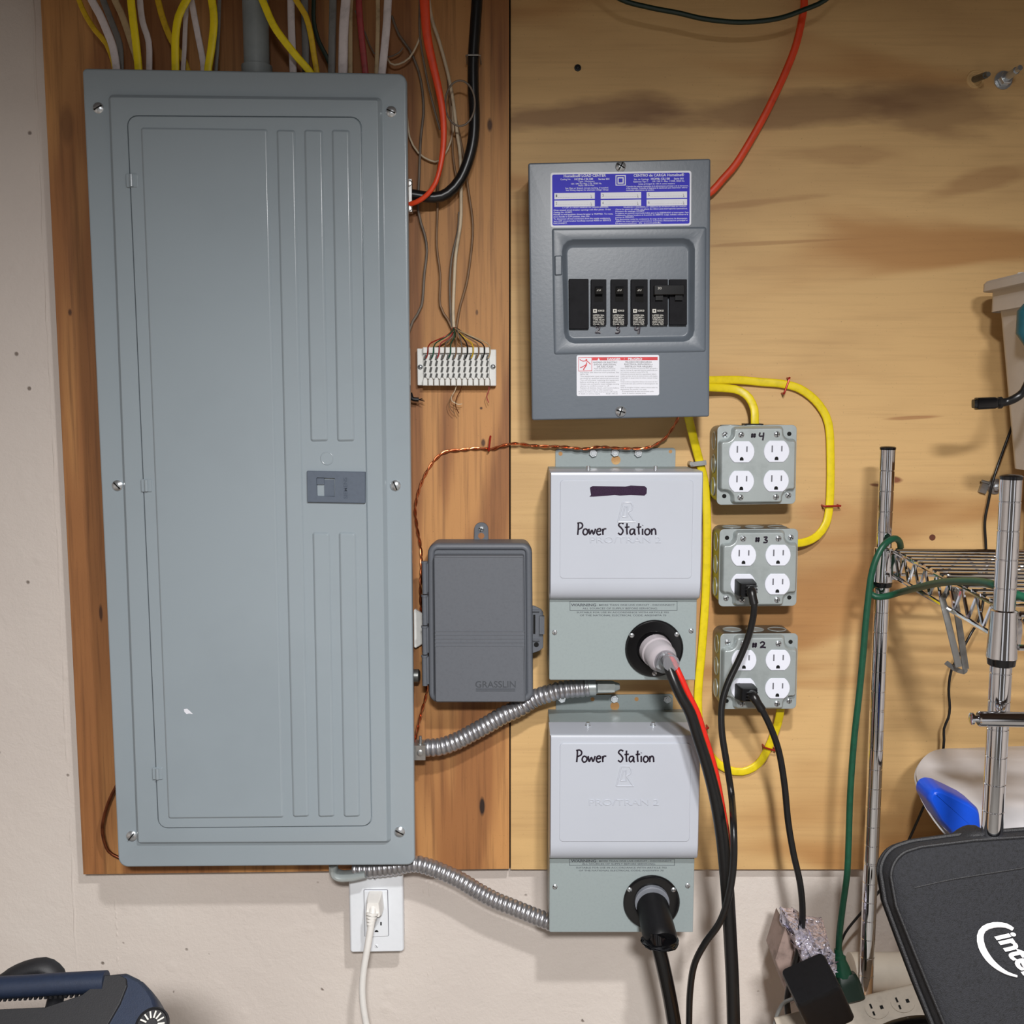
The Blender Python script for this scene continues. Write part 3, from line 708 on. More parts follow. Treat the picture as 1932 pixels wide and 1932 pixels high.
a = MB(); p = W(1421, 801, -.03); a.box((p.x - .012, -.036, p.z - .004), (p.x + .012, -.016, p.z + .0012)); a.build('cable_clamp', M['black'], b4, smooth=False)

# ------------------------------------------------------------------ the two transfer switches
def bracket(t, px0, px1, ytop, yb, nuts, holes, small):
    y = -.003; a = xz(px0, ytop, y); b = xz(px1, ytop - 2, y); zb = xz(px0, yb, y)[1]
    ring = rpoly([(a[0], zb), (b[0], zb), (b[0], b[1]), (a[0], a[1])], [0, 0, .004, .004], 4)
    br = MB().plate(ring, -.0005, -.0025, .0003).build('mounting_flange', M['lower'], t)
    for (px, py) in nuts:
        p = W(px, py, -.0025); mb = MB()
        hexa = [(p.x + .0058*cos(k*pi/3 + .3), p.z + .0058*sin(k*pi/3 + .3)) for k in range(6)]
        mb.plate(hexa, -.0025, -.0062, .0006); lathe(mb, (p.x, -.006, p.z), (0, -1, 0), [(0, .0034), (.0012, .0030)], 16); mb.build('hex_nut', M['zinc'], br)
    for (px, py, r_) in holes:
        p = W(px, py, -.0025); mb = MB(); lathe(mb, (p.x, -.0024, p.z), (0, -1, 0), [(0, r_), (.0003, r_)], 20); mb.build('keyhole', M['plyR'], br)
    return br
def switch(label, x0, x1, zt, zm, zb, xr_over, bk, nuts, holes, warn, flange, scr, topscr, hand_y, words, logo, brand, scribble=None):
    YL, YH = -.094, -.112
    t = thing('transfer_switch', label, 'transfer switch', V(((x0+x1)/2, -.001, zb)))
    bracket(t, *bk, nuts, holes, None)
    mb = MB(); mb.box((x0, -.001, zb), (x1, YL + .004, zt - .001)); mb.build('enclosure', M['lower'], t, smooth=False)
    mb = MB(); ring = rpoly([(x0 - .0006, zb - .0006), (x1 + .0006, zb - .0006), (x1 + .0006, zm + .004), (x0 - .0006, zm + .004)], [.002, 0, 0, 0], 3)
    mb.plate(ring, YL + .012, YL, .0006); lo = mb.build('lower_cover', M['lower'], t)
    # hood: a side profile swept across the width, its foot curving back under
    prof = [(-.060, zt), (YH + .005, zt), (YH + .0015, zt - .0012), (YH, zt - .005), (YH - .001, (zt + zm)/2)]
    for k in range(9):
        a = k/8*pi/2; prof.append((YH - .001 + .015*(1 - cos(a)), zm + .026 - .024*sin(a)))
    prof.append((YL - .0005, zm)); prof.append((-.060, zm))
    xa, xb = x0 - .0012, x1 + xr_over
    mb = MB(); sec = lambda x, d: [V((x, y_ + (d if y_ < -.07 else 0), z_)) for y_, z_ in prof]
    mb.loft([sec(xa, .002), sec(xa + .0015, 0), sec(xb - .0015, 0), sec(xb, .002)], True, True)
    hd = mb.build('hood', M['hood'], t, ang=40)
    YE = YH - .0006
    # pressed rectangle, logo and name on the hood
    zc = zt - .010; ze = zm + .030; mb = MB(); ring = rpoly([(xa + .012, ze), (xb - .012, ze), (xb - .012, zc), (xa + .012, zc)], .005, 5)
    mb.loft([r3(ring, YE + .001), r3(inset(ring, .0004), YE - .0006), r3(inset(ring, .0010), YE - .0008)], False, True); mb.build('pressed_field', M['hood'], hd, ang=60)
    YE2 = YE - .0008
    mb = MB(); text(mb, brand[0], brand[1], brand[2], YE2, 11.5, brand[3], ext=.035, bev=.03, bold=-.02); 
    lx_, ly_ = logo
    for st in ([(-14, 19), (-5, -18), (10, -18), (14, -12), (12, -4), (5, 0)], [(-14, 19), (19, 19)], [(5, 0), (17, 18)], [(-6, 9), (4, 9), (4, -10), (-1, -10), (-6, 9)]):
        tube(mb, [W(lx_ + a, ly_ + b, YE2) for a, b in st], (.0011, .0008), 8, flat=(0, 1, 0))
    mb.build('embossed_lettering', M['hood'], hd, ang=30)
    mb = MB(); YI = YE2 - .0001
    for w_, xa_, xb_ in words: hand(mb, w_, xa_, xb_, hand_y, 23, YI, 1.6)
    mb.build('marker_writing', M['ink'], hd)
    if scribble:
        mb = MB(); q = [W(a, b, YI) for a, b in scribble]
        r_ = [(p.x, p.z) for p in q]; mb.plate(r_, YI + .0001, YI - .0002); mb.build('marker_scribble', M['purple'], hd)
    mb = MB(); wx0, wx1, wy0, wy1 = warn[0]; yw = YL - .0001
    for r_ in (rect(wx0, wy0, wx1, wy0 + .8), rect(wx0, wy1 - .8, wx1, wy1), rect(wx0, wy0, wx0 + .8, wy1), rect(wx1 - .8, wy0, wx1, wy1)): mb.plate([xz(a, b, yw) for a, b in r_], yw + .0001, yw)
    (l0, l1, l2, l3) = warn[1]
    text(mb, 'WARNING', l0[0], l0[2] + .6, yw, 4.6, 48, bold=.03); text(mb, ': MORE THAN ONE LIVE CIRCUIT - DISCONNECT', l0[0] + 50, l0[2], yw, 3.2, l0[1] - l0[0] - 50, bold=.01)
    for s, l in (('ALL SOURCES OF SUPPLY BEFORE SERVICING.', l1), ('SUITABLE FOR USE IN ACCORDANCE WITH ARTICLE 702', l2), ('OF THE NATIONAL ELECTRICAL CODE, ANSI/NFPA 70', l3)): text(mb, s, l[0], l[2], yw, 3.2, l[1] - l[0], bold=.01)
    mb.build('warning_print', M['print'], lo, smooth=False)
    c = W(*flange, YL); mb = MB(); lathe(mb, (c.x, YL + .001, c.z), (0, -1, 0), [(0, .0370), (.003, .0370), (.0045, .0358), (.005, .034), (.005, .0225), (.0025, .0215)], 48)
    fg = mb.build('inlet_flange', M['blackg'], t)
    for (px, py) in scr[1]: screw_at(px, py, YL - .004, 4.6, t, 1, random.uniform(0, 2), dome=.5)
    for (px, py) in scr[0]: screw_at(px, py, YL - .0002, 5, t, 1, random.uniform(0, 2), dome=.5)
    for (px, py, yy) in topscr:
        p = W(px, py, yy); mb = MB(); lathe(mb, (p.x, p.y, zt - .0005), (0, 0, 1), [(0, .0036), (.0015, .0036), (.0015, .0026), (.0052, .0024)], 14); mb.build('top_screw', M['zinc'], t)
    return t, c
ZT1, ZM1, ZB1 = W(1180, 890, -.112).z, W(1180, 1131, -.094).z, W(1180, 1282, -.094).z
X0, X1 = W(1037.5, 1200, -.094).x, W(1312.5, 1200, -.094).x
sw1, c1 = switch('upper light grey transfer switch box with a purple scribbled-out line', X0, X1, ZT1, ZM1, ZB1, .0022,
    (1048, 1275, 847, 886), [(1119, 855), (1160, 854), (1204, 855)], [(1162, 868, .0062), (1057.5, 856, .0028), (1265, 852, .0024)],
    ((1075, 1278, 1134, 1152), ((1077, 1273, 1143), (1099, 1241, 1149.5), (1088, 1262, 1157), (1094, 1257, 1162.5))),
    (1234, 1223), ([(1046.5, 1193), (1304, 1190)], [(1192, 1198.7), (1277, 1197), (1234.6, 1270.5)]), [(1110, 880, -.075), (1237, 879, -.075)],
    1009, [('Power', 1089, 1146), ('Station', 1166, 1240)], (1180, 966), ('PRO/TRAN 2', 1113, 1024, 134),
    [(1113, 920), (1118, 917), (1180, 918), (1190, 916), (1216, 917), (1220.5, 921), (1220, 931), (1216, 935), (1190, 934), (1170, 935), (1160, 934), (1120, 937), (1112, 937), (1115, 934)])
ZT2, ZM2, ZB2 = W(1180, 1387, -.112).z, W(1180, 1618, -.094).z, W(1180, 1758, -.094).z
X0, X1 = W(1037.5, 1690, -.094).x, W(1308, 1690, -.094).x
sw2, c2 = switch('lower light grey transfer switch box, black plug in its inlet', X0, X1, ZT2, ZM2, ZB2, .0022,
    (1049, 1270, 1312, 1341), [(1060, 1318), (1159, 1318), (1259, 1319)], [(1160, 1332, .0062), (1118, 1319, .0028), (1201, 1319, .0028)],
    ((1074, 1273, 1621, 1633), ((1077, 1267, 1626), (1098, 1237, 1631.5), (1087, 1258, 1638.5), (1092, 1252, 1644))),
    (1229, 1701.5), ([(1047, 1673), (1297.5, 1671)], [(1187.8, 1678.7), (1270.6, 1678.7), (1231, 1748)]), [(1109, 1376, -.075), (1232, 1376, -.075)],
    1438, [('Power', 1087, 1146), ('Station', 1166, 1236)], (1177, 1464), ('PRO/TRAN 2', 1111, 1519, 132))

# ------------------------------------------------------------------ cables
def cable(name, pts, wpx, m, label, cat='cable', group=None, y=-.008, flat=True, thick=.5, rfun=None, step=.008, sup=2.6, seg=12, refy=None):
    P = [W(p[0], p[1], p[2] if len(p) > 2 else y) for p in pts]
    mid = pts[len(pts)//2]; s = SC(mid[1], mid[2] if len(mid) > 2 else y); hw = wpx*s/2
    mb = MB(); base = P[-1]
    tube(mb, spline(P, step), (hw, hw*thick) if flat else hw, seg, flat=(0, 1, 0) if flat else None, rfun=rfun, sup=sup if flat else 2)
    return tag(mb.build(name, m, base=base, ang=60), label, cat, group)
TC = [  # cables entering the tall panel from above
 ('yellow', [(138,-40),(149,0),(161.5,29),(180,58),(201,83),(214,118),(218,150)], 10, -.030, 'leftmost yellow cable above the tall panel, slanting down to the right', 'yellowd'),
 ('white', [(160,-40),(173,0),(188,27),(203,62),(213,89),(219.5,126),(220,150)], 15, -.045, 'thick off-white cable above the tall panel, over the leftmost yellow one', 'whitec'),
 ('grey', [(180,-40),(194.6,0),(213,48),(225.6,83),(228,126),(228,150)], 12, -.024, 'dull grey cable above the tall panel, behind the leftmost off-white one', 'greyc'),
 ('tan', [(206,-40),(217,0),(228,23),(240,56),(250,87),(260,118),(264,150)], 13, -.030, 'tan cable above the tall panel, left of an upright yellow one', 'tan'),
 ('yellow', [(245,-40),(247,0),(251.5,41),(256.7,83),(261,126),(262,150)], 15, -.045, 'upright yellow cable above the tall panel, second yellow from left', 'yellow'),
 ('white', [(262,-40),(264,0),(269,41),(280.5,79),(281.5,126),(281,150)], 12, -.036, 'off-white cable above the tall panel, right beside an upright yellow one', 'whitec'),
 ('yellow', [(290,-40),(298,0),(308,37),(323,74.5),(345,110),(360,150)], 12, -.028, 'yellow cable above the tall panel, crossing behind a bowed yellow one', 'yellowd'),
 ('yellow', [(372,-40),(352,0),(337,31),(331,72.5),(331,126),(331,150)], 15, -.050, 'bowed thick yellow cable above the tall panel with dark print', 'yellow'),
 ('white', [(358,-40),(354,0),(350,41),(348,93),(345.7,126),(345,150)], 9, -.034, 'thin off-white cable above the tall panel, behind the bowed yellow one', 'whitec'),
 ('white', [(354,-40),(361,0),(372.6,62),(381,103.5),(384,126),(385,150)], 12, -.040, 'off-white cable above the tall panel, slanting right from the bowed yellow one', 'whitec'),
 ('yellow', [(392,-40),(399.5,0),(403.7,41),(398.5,93),(393,126),(392,150)], 15, -.048, 'curved yellow cable above the tall panel, left of the grey pipe', 'yellow'),
 ('grey', [(416,-40),(414,0),(412,62),(408,126),(407,150)], 7, -.030, 'thin grey cable above the tall panel, just right of a curved yellow one', 'greyc'),
 ('yellow', [(476,-40),(495,0),(515,46),(537,78),(561,108),(582.7,133),(592,150)], 14, -.055, 'long diagonal yellow cable above the tall panel, crossing the grey pipe', 'yellow'),
 ('white', [(549,-40),(549,0),(550,54),(553,132),(553,150)], 14, -.036, 'upright off-white cable above the tall panel, behind the diagonal yellow one', 'whitec'),
 ('grey', [(576,-40),(574.6,0),(576,60),(577,132),(577,150)], 14, -.024, 'dull grey cable above the tall panel, behind the right yellow bend', 'greyc'),
 ('yellow', [(542,-40),(558.5,0),(577,30),(586.7,67),(592,102),(597,132),(598,150)], 11, -.045, 'rightmost yellow cable above the tall panel, bending straight down', 'yellowd'),
 ('green', [(592,-40),(592,0),(592,40),(601.5,78),(615,104),(630,140)], 8, -.028, 'dark green cable above the tall panel', 'greend'),
 ('grey', [(629,-40),(628.4,0),(627,60),(625.7,132),(625,150)], 14, -.030, 'dark grey upright cable above the tall panel, left of the widest white one', 'greyc'),
 ('white', [(655,-40),(652.6,0),(648.6,54),(647,132),(647,150)], 18, -.050, 'widest white cable above the tall panel, third cable from its right end', 'whitec'),
 ('cream', [(664,-40),(662,0),(660.7,35),(661,132),(661,150)], 9, -.036, 'narrow cream cable above the tall panel, touching the widest white one', 'tan'),
 ('red', [(676,-40),(677,5),(682,67),(689,133),(690,150)], 12, -.034, 'dusty red cable above the tall panel', 'dusty'),
 ('cream', [(713,-40),(713,0),(713,54),(710.5,133),(710,150)], 8, -.040, 'narrow cream cable above the tall panel, left of the last white one', 'tan'),
 ('white', [(735,-40),(732,0),(729,54),(721,134.6),(719,155)], 15, -.052, 'last white cable above the tall panel, at its right end', 'whitec')]
for kind, pts, w_, y_, lab_, mm in TC:
    cable('cable', [(a, b, y_) for a, b in pts], w_, M[mm], lab_, 'cable', 'cables entering the top of the tall panel', thick=.42)
mb = MB(); p = W(483, 60, -.035); tube(mb, [V((p.x, -.035, 2.38)), V((p.x, -.035, W(483, 145, -.035).z))], .0158, 24)
lathe(mb, (p.x, -.035, W(483, 128, -.035).z - .01), (0, 0, 1), [(0, .019), (.012, .019), (.013, .0165)], 24)
tag(mb.build('plastic_pipe', M['pvc'], base=(p.x, -.035, W(483, 145, -.035).z)), 'grey plastic pipe standing on top of the tall panel', 'pipe')
cable('cable', [(801,-40,-.05),(801,0,-.05),(805.6,66,-.05),(815.5,116,-.05),(827,165.6,-.05),(835.4,215,-.05),(837,265,-.05),(832,308,-.05),(822,344.5,-.05),(805.6,367.7,-.048),(786,381,-.045),(765,388,-.04)], 19, M['orange'],
      'broad flat orange cable bending into the right side of the tall panel', thick=.35, rfun=lambda i, n: (1.05 - .55*min(1, i/n/.75), 1 + .4*min(1, i/n/.75)))
cable('cable', [(901,-40,-.03),(900,0,-.03),(896.7,50,-.03),(893,109,-.03),(893,166,-.03),(895,212,-.03),(893.4,258,-.03),(885,298,-.03),(868.6,338,-.03),(845,364,-.032),(819,372.6,-.034),(782,368,-.036),(765,366,-.036)], 21, M['rubber'],
      'thick black cable sweeping into the right side of the tall panel', flat=False)
mb = MB(); p = W(893, 108, -.03); tube(mb, [p + V((-.009, .026, 0)), p + V((-.0085, -.006, 0)), p + V((-.006, -.0085, 0)), p + V((.006, -.0085, 0)), p + V((.0085, -.006, 0)), p + V((.009, .026, 0))], .0012, 8); tag(mb.build('cable_staple', M['dullm'], base=p), 'steel staple across the thick black cable', 'staple')
cable('cable', [(1517,-40),(1517,0),(1516,20),(1503,81),(1482.5,135),(1462,179),(1442,219),(1415,267),(1388,310),(1364,337.5),(1344,360),(1325,372)], 14, M['orange'], 'long curved orange cable running into the load centre', y=-.016, thick=.7)
cable('cable', [(1120,-40),(1170,-2),(1225,14),(1280,24.5),(1330.6,36),(1398,42),(1465.6,35.5),(1516,18.6),(1557,0),(1600,-40)], 9.5, M['greend'], 'dark cable sagging in a loop at the top of the pale plywood', y=-.05, flat=False)
YG = 'yellow cables between load centre and outlet boxes'
cable('cable', [(1325,731,-.03),(1339,731,-.022),(1376,733,-.016),(1397,738,-.016),(1413.5,751,-.02),(1423,771.6,-.026),(1424,790,-.028),(1424,806,-.028)], 15.5, M['yellow'], 'short yellow cable from load centre down into outlet box #4', group=YG, thick=.4)
cable('cable', [(1325,718,-.02),(1339,717.6,-.016),(1393,717,-.008),(1437,721,-.006),(1474,724,-.006),(1508,733,-.006),(1538,755,-.006),(1558.6,785,-.006),(1565.4,815.5,-.006),(1567,859,-.006),(1567,910,-.006),(1565,954,-.006),(1558.6,987.7,-.008),(1542,1011,-.012),(1521.5,1022,-.02),(1503,1025,-.026),(1492,1025,-.028)], 15.5, M['yellow'],
      'yellow cable looping from load centre round into outlet box #3', group=YG, thick=.4)
cable('cable', [(1296,775,-.03),(1300,792,-.028),(1310.6,835.5,-.016),(1320,872,-.008),(1330.6,919,-.006),(1334,998,-.006),(1332,1107,-.006),(1325,1216,-.006),(1319,1281,-.006),(1317,1320,-.006),(1318.5,1358,-.006),(1328,1401,-.006),(1345,1431,-.006),(1371.5,1451,-.006),(1401,1456,-.006),(1431,1441,-.006),(1451,1408,-.008),(1467.5,1365,-.018),(1472.5,1338,-.026),(1473,1325,-.028)], 15.5, M['yellow'],
      'long yellow cable hanging from load centre and turning up into outlet box #2', group=YG, thick=.4)
def staple(p, ang, L, m, label, y0=0.0, h=.012):
    mb = MB(); d = V((cos(ang), 0, sin(ang)))*L/2
    tube(mb, spline([p - d + V((0, -y0, 0)), p - d*1.0 + V((0, -h*.8 - y0, 0)), p - d*.9 + V((0, -h - y0, 0)), p + d*.9 + V((0, -h - y0, 0)), p + d + V((0, -h*.8 - y0, 0)), p + d + V((0, -y0, 0))], .002), .0013, 8)
    tag(mb.build('cable_staple', m, base=p), label, 'staple', 'cable staples')
staple(W(1480, 728, 0), 1.25, .021, M['staple'], 'red staple over the yellow loop, beside the load centre')
staple(W(1565, 953, 0), .02, .021, M['staple'], 'red staple lying level across the yellow loop between boxes #4 and #3')
staple(W(1322, 1370, 0), .15, .016, M['staple'], 'red staple on the long yellow cable right of the lower transfer switch')
staple(W(1449, 1408, 0), -.3, .016, M['staple'], 'red staple on the yellow bend below outlet box #2')
staple(W(924, 836, -.004), 1.45, .018, M['staple'], 'red staple holding the twisted copper wire')
mb = MB(); p = W(1318, 873, -.012); mb.box(p + V((-.011, -.003, -.004)), p + V((.010, .003, .002)), Matrix.Rotation(-.12, 3, 'Y')); tube(mb, [p + V((-.010, .012, -.001)), p + V((-.010, -.006, -.001))], .003, 8)
tag(mb.build('cable_clamp', M['dullm'], base=p), 'grey nail-on clamp at the upper transfer switch corner', 'clamp')
# thin low-voltage wires on the reddish plywood
TW = 'thin wires on the reddish plywood'
def wire(pts, r_, m, lab_, y=-.012, name='wire', group=TW): return cable(name, pts, r_*2, m, lab_, 'wire', group, y=y, flat=False, step=.01, seg=7)
wire([(790,-40),(792,0),(792,66),(805.6,149),(819,205),(830,245)], 2.2, M['wgrey'], 'grey wire running down behind the flat orange cable', -.03)
wire([(739,30),(752.6,66),(772,93),(789,132),(797,172),(799,215),(794,258),(791,331),(789,397.5),(800.6,440.5),(805.6,473.7),(800.6,517),(795.7,576),(779,606),(770,632)], 2.6, M['wgrey'], 'long grey wire hugging the right edge of the tall panel')
wire([(806,-30),(814,33),(829,79.5),(845,139),(855,192),(862,248),(868.6,298),(870,381),(868.6,424),(860,480),(857,530),(855,590),(857,626)], 3.4, M['wcream'], 'long cream wire running straight down to the terminal block', -.016)
wire([(845,150),(852,232),(855,298),(862,338),(872,372)], 2.2, M['wbrown'], 'brown wire passing behind the thick black bend')
wire([(850,180),(872,281),(883.5,358),(892,424),(888.4,480),(880,536.6),(868.5,576),(860,625)], 2.5, M['wbrown'], 'brown wire bulging right, down to the terminal block')
wire([(827,305),(825.5,391),(824,464),(830.5,517),(830.5,576),(845,603),(856,627)], 2.4, M['wbrown'], 'brown wire left of the cream wire, down to the terminal block')
wire([(866,400),(864,435),(852,490),(848.7,546.5),(852,616),(858,628)], 2.2, M['wgrey'], 'grey wire close along the left of the cream wire')
wire([(868+28*cos(t), 195-43*sin(t)) for t in [k*2*pi/16 - 1.2 for k in range(17)]], 1.9, M['wgrey'], 'oval loop of grey wire in front of the thick black cable', -.042)
wire([(760,190),(767.5,215),(772.5,258),(789,288),(812,303),(829,303),(845,281),(855,245),(853,200)], 1.9, M['wcream'], 'cream wire sagging in a loop behind the flat orange cable')
wire([(720,90),(736,119),(752.6,121),(772.5,109),(786,86),(792,70)], 1.9, M['wcream'], 'short cream wire loop above the tall panel corner', -.02)
wire([(670,20),(690,65),(705,100),(730,108),(752,100),(760,90)], 1.5, M['wgrey'], 'thin grey wire strand behind the last white cables', -.016)
# copper ground
def twisted(pts, lab_, ph=0.0):
    P = spline([W(*p) for p in pts], .0022); n = len(P)
    t = thing('ground_wire', lab_, 'wire', P[-1]); 
    for k in range(2):
        Q = []
        for i, p in enumerate(P):
            tt = (P[min(i+1, n-1)] - P[max(i-1, 0)]).normalized(); s = tt.cross(V((0, 1, 0))).normalized(); u = s.cross(tt)
            a = i*.0022/.026*2*pi + k*pi; Q.append(p + (s*cos(a) + u*sin(a))*.0011)
        mb = MB(); tube(mb, Q, .00115, 7); mb.build('copper_strand', M['copper'], t)
twisted([(1282,775,-.03),(1278,792,-.028),(1265,814,-.02),(1251,830,-.016),(1222,844.6,-.014),(1175,846,-.014),(1131,843.5,-.014),(1102,847,-.014),(1059,843,-.014),(1008,841,-.01),(972,837,-.012),(943,842,-.012),(928,847,-.01),(899,846,-.009),(867,849,-.009),(841.5,852,-.009),(823,864.5,-.009),(805,890,-.009),(791,922.5,-.009),(783.5,959,-.009),(787,995,-.009),(794,1035,-.009),(795,1071,-.009),(793,1114,-.009),(796,1180,-.009),(800,1240,-.009),(805.6,1298.6,-.012),(795.7,1341.7,-.02),(787,1378,-.028),(780,1408,-.034)], 'twisted bare copper ground wire from the load centre to the tall panel')
cable('copper_wire', [(222,1478,-.02),(206,1510,-.022),(195,1545,-.024),(193,1570,-.024),(200,1598,-.024),(212,1612,-.022),(240,1625,-.02)], 6, M['copperd'], 'bare copper wire bowing out at the tall panel lower left', 'wire', flat=False)

# ------------------------------------------------------------------ flexible conduits
def flex(pts, dpx, lab_, endfit):
    P0 = [W(*p) for p in pts]; P = spline(P0, .00075); s = SC(pts[2][1], pts[2][2]); r0 = dpx*s/2
    t = thing('flexible_conduit', lab_, 'conduit', P0[0], 'flexible metal conduits')
    acc = [0]
    for i in range(1, len(P)): acc.append(acc[-1] + (P[i] - P[i-1]).length)
    def rf(i, n): 
        ph = (acc[i]/.0068) % 1.0
        return 1.0 if ph < .12 else (1.02 - .15*(max(0, abs(ph - .56)/.44))**2.2 if ph >= .12 else 1) if ph > .12 else 1
    def rf(i, n):
        ph = (acc[i]/.0068) % 1.0
        return .90 + .20*math.sqrt(max(0, 1 - (2*ph - 1)**2))
    mb = MB(); tube(mb, P, r0, 20, rfun=rf); mb.build('corrugated_tube', M['flex'], t, ang=80)
    return t
fa = flex([(803,1411,-.045),(832,1408.5,-.045),(862,1398,-.045),(889,1384,-.045),(919,1367.5,-.045),(949,1350,-.045),(981,1335,-.045),(1008.5,1318,-.045),(1033,1309,-.048),(1059,1302,-.05),(1112,1297,-.052)], 31, 'upper steel flexible conduit from the tall panel to the upper transfer switch', None)
c = W(794, 1412, -.045); mb = MB()
mb.box(c + V((-.008, -.012, -.012)), c + V((.007, .012, .008))); lathe(mb, c + V((0, -.006, .006)), (0, 0, 1), [(0, .0035), (.003, .0035), (.003, .002), (.013, .002)], 12); lathe(mb, c + V((0, -.011, -.002)), (0, -1, 0), [(0, .0042), (.002, .0042), (.003, .002)], 12)
lathe(mb, c + V((.004, 0, 0)), (1, 0, 0), [(0, .0108), (.006, .0108), (.007, .0095)], 20); mb.build('conduit_fitting', M['dullm'], fa)
c = W(1135, 1295, -.055); mb = MB(); lathe(mb, c + V((-.022, .003, -.002)), (1, 0, .02), [(0, .0112), (.014, .0112), (.016, .0085), (.036, .008), (.046, .004)], 20, cap0=True)
mb.box(c + V((-.006, -.014, -.004)), c + V((.016, -.002, .007))); mb.build('conduit_fitting', M['galv'], fa)
fb = flex([(665,1640,-.040),(700,1640,-.040),(740,1636,-.040),(778,1630,-.040),(800.6,1633,-.040),(834,1645,-.040),(868,1661,-.040),(901,1681,-.040),(935,1699,-.040),(968,1712,-.040),(1002,1726,-.040),(1040,1741,-.040)], 29, 'lower steel flexible conduit from under the tall panel to the lower transfer switch', None)
c = W(660, 1638, -.045); mb = MB(); tube(mb, spline([c + V((-.022, 0, .006)), c + V((-.021, 0, -.006)), c + V((-.012, 0, -.011)), c + V((.004, 0, -.010)), c + V((.022, 0, -.006))], .002), (.006, .013), 14, flat=(0, 1, 0)); mb.build('conduit_fitting', M['galv'], fb)
# fittings at the right side of the tall panel
mb = MB()
for z_ in (348, 395): p = W(772, z_, -.036); lathe(mb, p, (0, 0, 1), [(-.004, .004), (.004, .004)], 12, cap0=True); lathe(mb, p, (0, -1, 0), [(0, .0045), (.008, .0045), (.009, .003)], 12)
p = W(772, 371, -.036); mb.box(p + V((-.012, -.008, -.020)), p + V((.004, .008, .020)))
tag(mb.build('cable_connector', M['dullm'], base=p), 'steel two-screw connector on the tall panel right side', 'connector')
# bits between panel and timer
mb = MB(); p = W(789, 1190, -.02); mb.plate(rpoly([(p.x - .006, p.z - .026), (p.x + .010, p.z - .016), (p.x + .010, p.z + .02), (p.x - .006, p.z + .03)], .002, 3), -.012, -.018, .001); tag(mb.build('plastic_clip', M['ivory'], base=p), 'whitish plastic clip between tall panel and timer box', 'clip')
mb = MB(); p = W(784, 1275, -.03); lathe(mb, p, (1, 0, 0), [(-.01, .009), (.004, .009), (.006, .006)], 16); tag(mb.build('conduit_stub', M['galvd'], base=p), 'small grey connector stub left of the timer box foot', 'connector')
mb = MB(); tube(mb, spline([W(774, 742, -.02), W(778, 752, -.022), W(790, 754, -.022)], .002), .0028, 10); 
for k in range(3): tube(mb, [W(789, 754, -.022), W(797 + k*2, 752 + k*2.5, -.024)], .0005, 5)
tag(mb.build('wire_stub', M['black'], base=W(784, 752, -.02)), 'cut black wire end poking out beside the terminal block', 'wire')

# ------------------------------------------------------------------ timer box
TY = -.062
tb = thing('timer_box', 'dark grey plastic timer box with hinged lid beside the tall panel', 'timer box', W(906, 1325, -.005))
B4 = [(806.5, 1025.5), (1004, 1025.5), (1006, 1326), (809, 1327)]
R0 = rpoly([xz(a, b, TY) for a, b in B4], .013, 6)
mb = MB(); mb.loft([r3(inset(R0, .002), -.006), r3(R0, TY + .020), r3(R0, TY + .004), r3(inset(R0, .002), TY + .0006), r3(inset(R0, .006), TY), r3(inset(R0, .008), TY + .002), r3(inset(R0, .009), TY + .004)], True, True)
mb.build('body', M['timer'], tb, ang=60)
LT = TY - .012
l4 = [(818, 1048), (989, 1048), (992, 1325), (821, 1325)]; R1 = rpoly([xz(a, b, LT) for a, b in l4], .003, 4)
mb = MB(); mb.loft([r3(R1, TY + .004), r3(R1, LT + .0012), r3(inset(R1, .0010), LT + .0002), r3(inset(R1, .0018), LT)], False, True)
lid = mb.build('lid', M['timer'], tb, ang=50)
def ridge(mb, px0, py0, px1, py1, y, w_=1.2):
    tube(mb, [W(px0, py0, y), W(px1, py1, y)], (w_*SC(py0, y), .0006), 6, flat=(0, 1, 0))
mb = MB()
for k in range(5): ridge(mb, 820.5, 1191 + 7*k, 989.5, 1191 + 7*k, LT, 1.3)
ridge(mb, 820, 1051, 987, 1051, LT, .7); ridge(mb, 987, 1051, 987.5, 1189, LT, .7); ridge(mb, 987.5, 1222, 989, 1321, LT, .7)
mb.build('raised_bands', M['timer'], lid)
mb = MB(); text(mb, 'GRASSLIN', 897, 1297, LT, 12.5, 76, ext=.02, bev=.01); ridge(mb, 898, 1300, 972, 1300, LT, .6); ridge(mb, 898, 1303.5, 972, 1303.5, LT, .6)
mb.build('embossed_lettering', mat('grey_plastic_letters', (70, 74, 80), .5), lid)
for a, b in ((1059, 1120), (1122, 1178.5), (1180.5, 1234), (1236, 1293)):
    p, q = W(801, a, TY + .006), W(802, b, TY + .006); mb = MB(); tube(mb, [p, q], .0036, 12)
    mb.box((p.x, TY + .005, q.z + .002), (p.x + .006, TY + .010, p.z - .002)); lathe(mb, (p.x, TY + .006, p.z - .0025), (0, 0, 1), [(0, .0044), (.0025, .0044)], 12, cap0=True); mb.build('hinge', M['timer'], tb)
mb = MB(); y0 = TY + .012
rg = [xz(a, b, y0) for a, b in ((1003, 1143), (1009, 1144), (1021, 1150), (1025, 1156), (1025, 1222), (1018, 1228), (1004, 1233))]
mb.plate(rg, y0 + .004, y0, .0006); a = W(1018, 1197, y0 - .006); b = W(1027, 1161, y0); mb.box(a, b); mb.box(W(1004, 1209, y0 - .004), W(1018, 1205, y0)); mb.box(W(1004, 1154, y0 - .004), W(1018, 1150, y0))
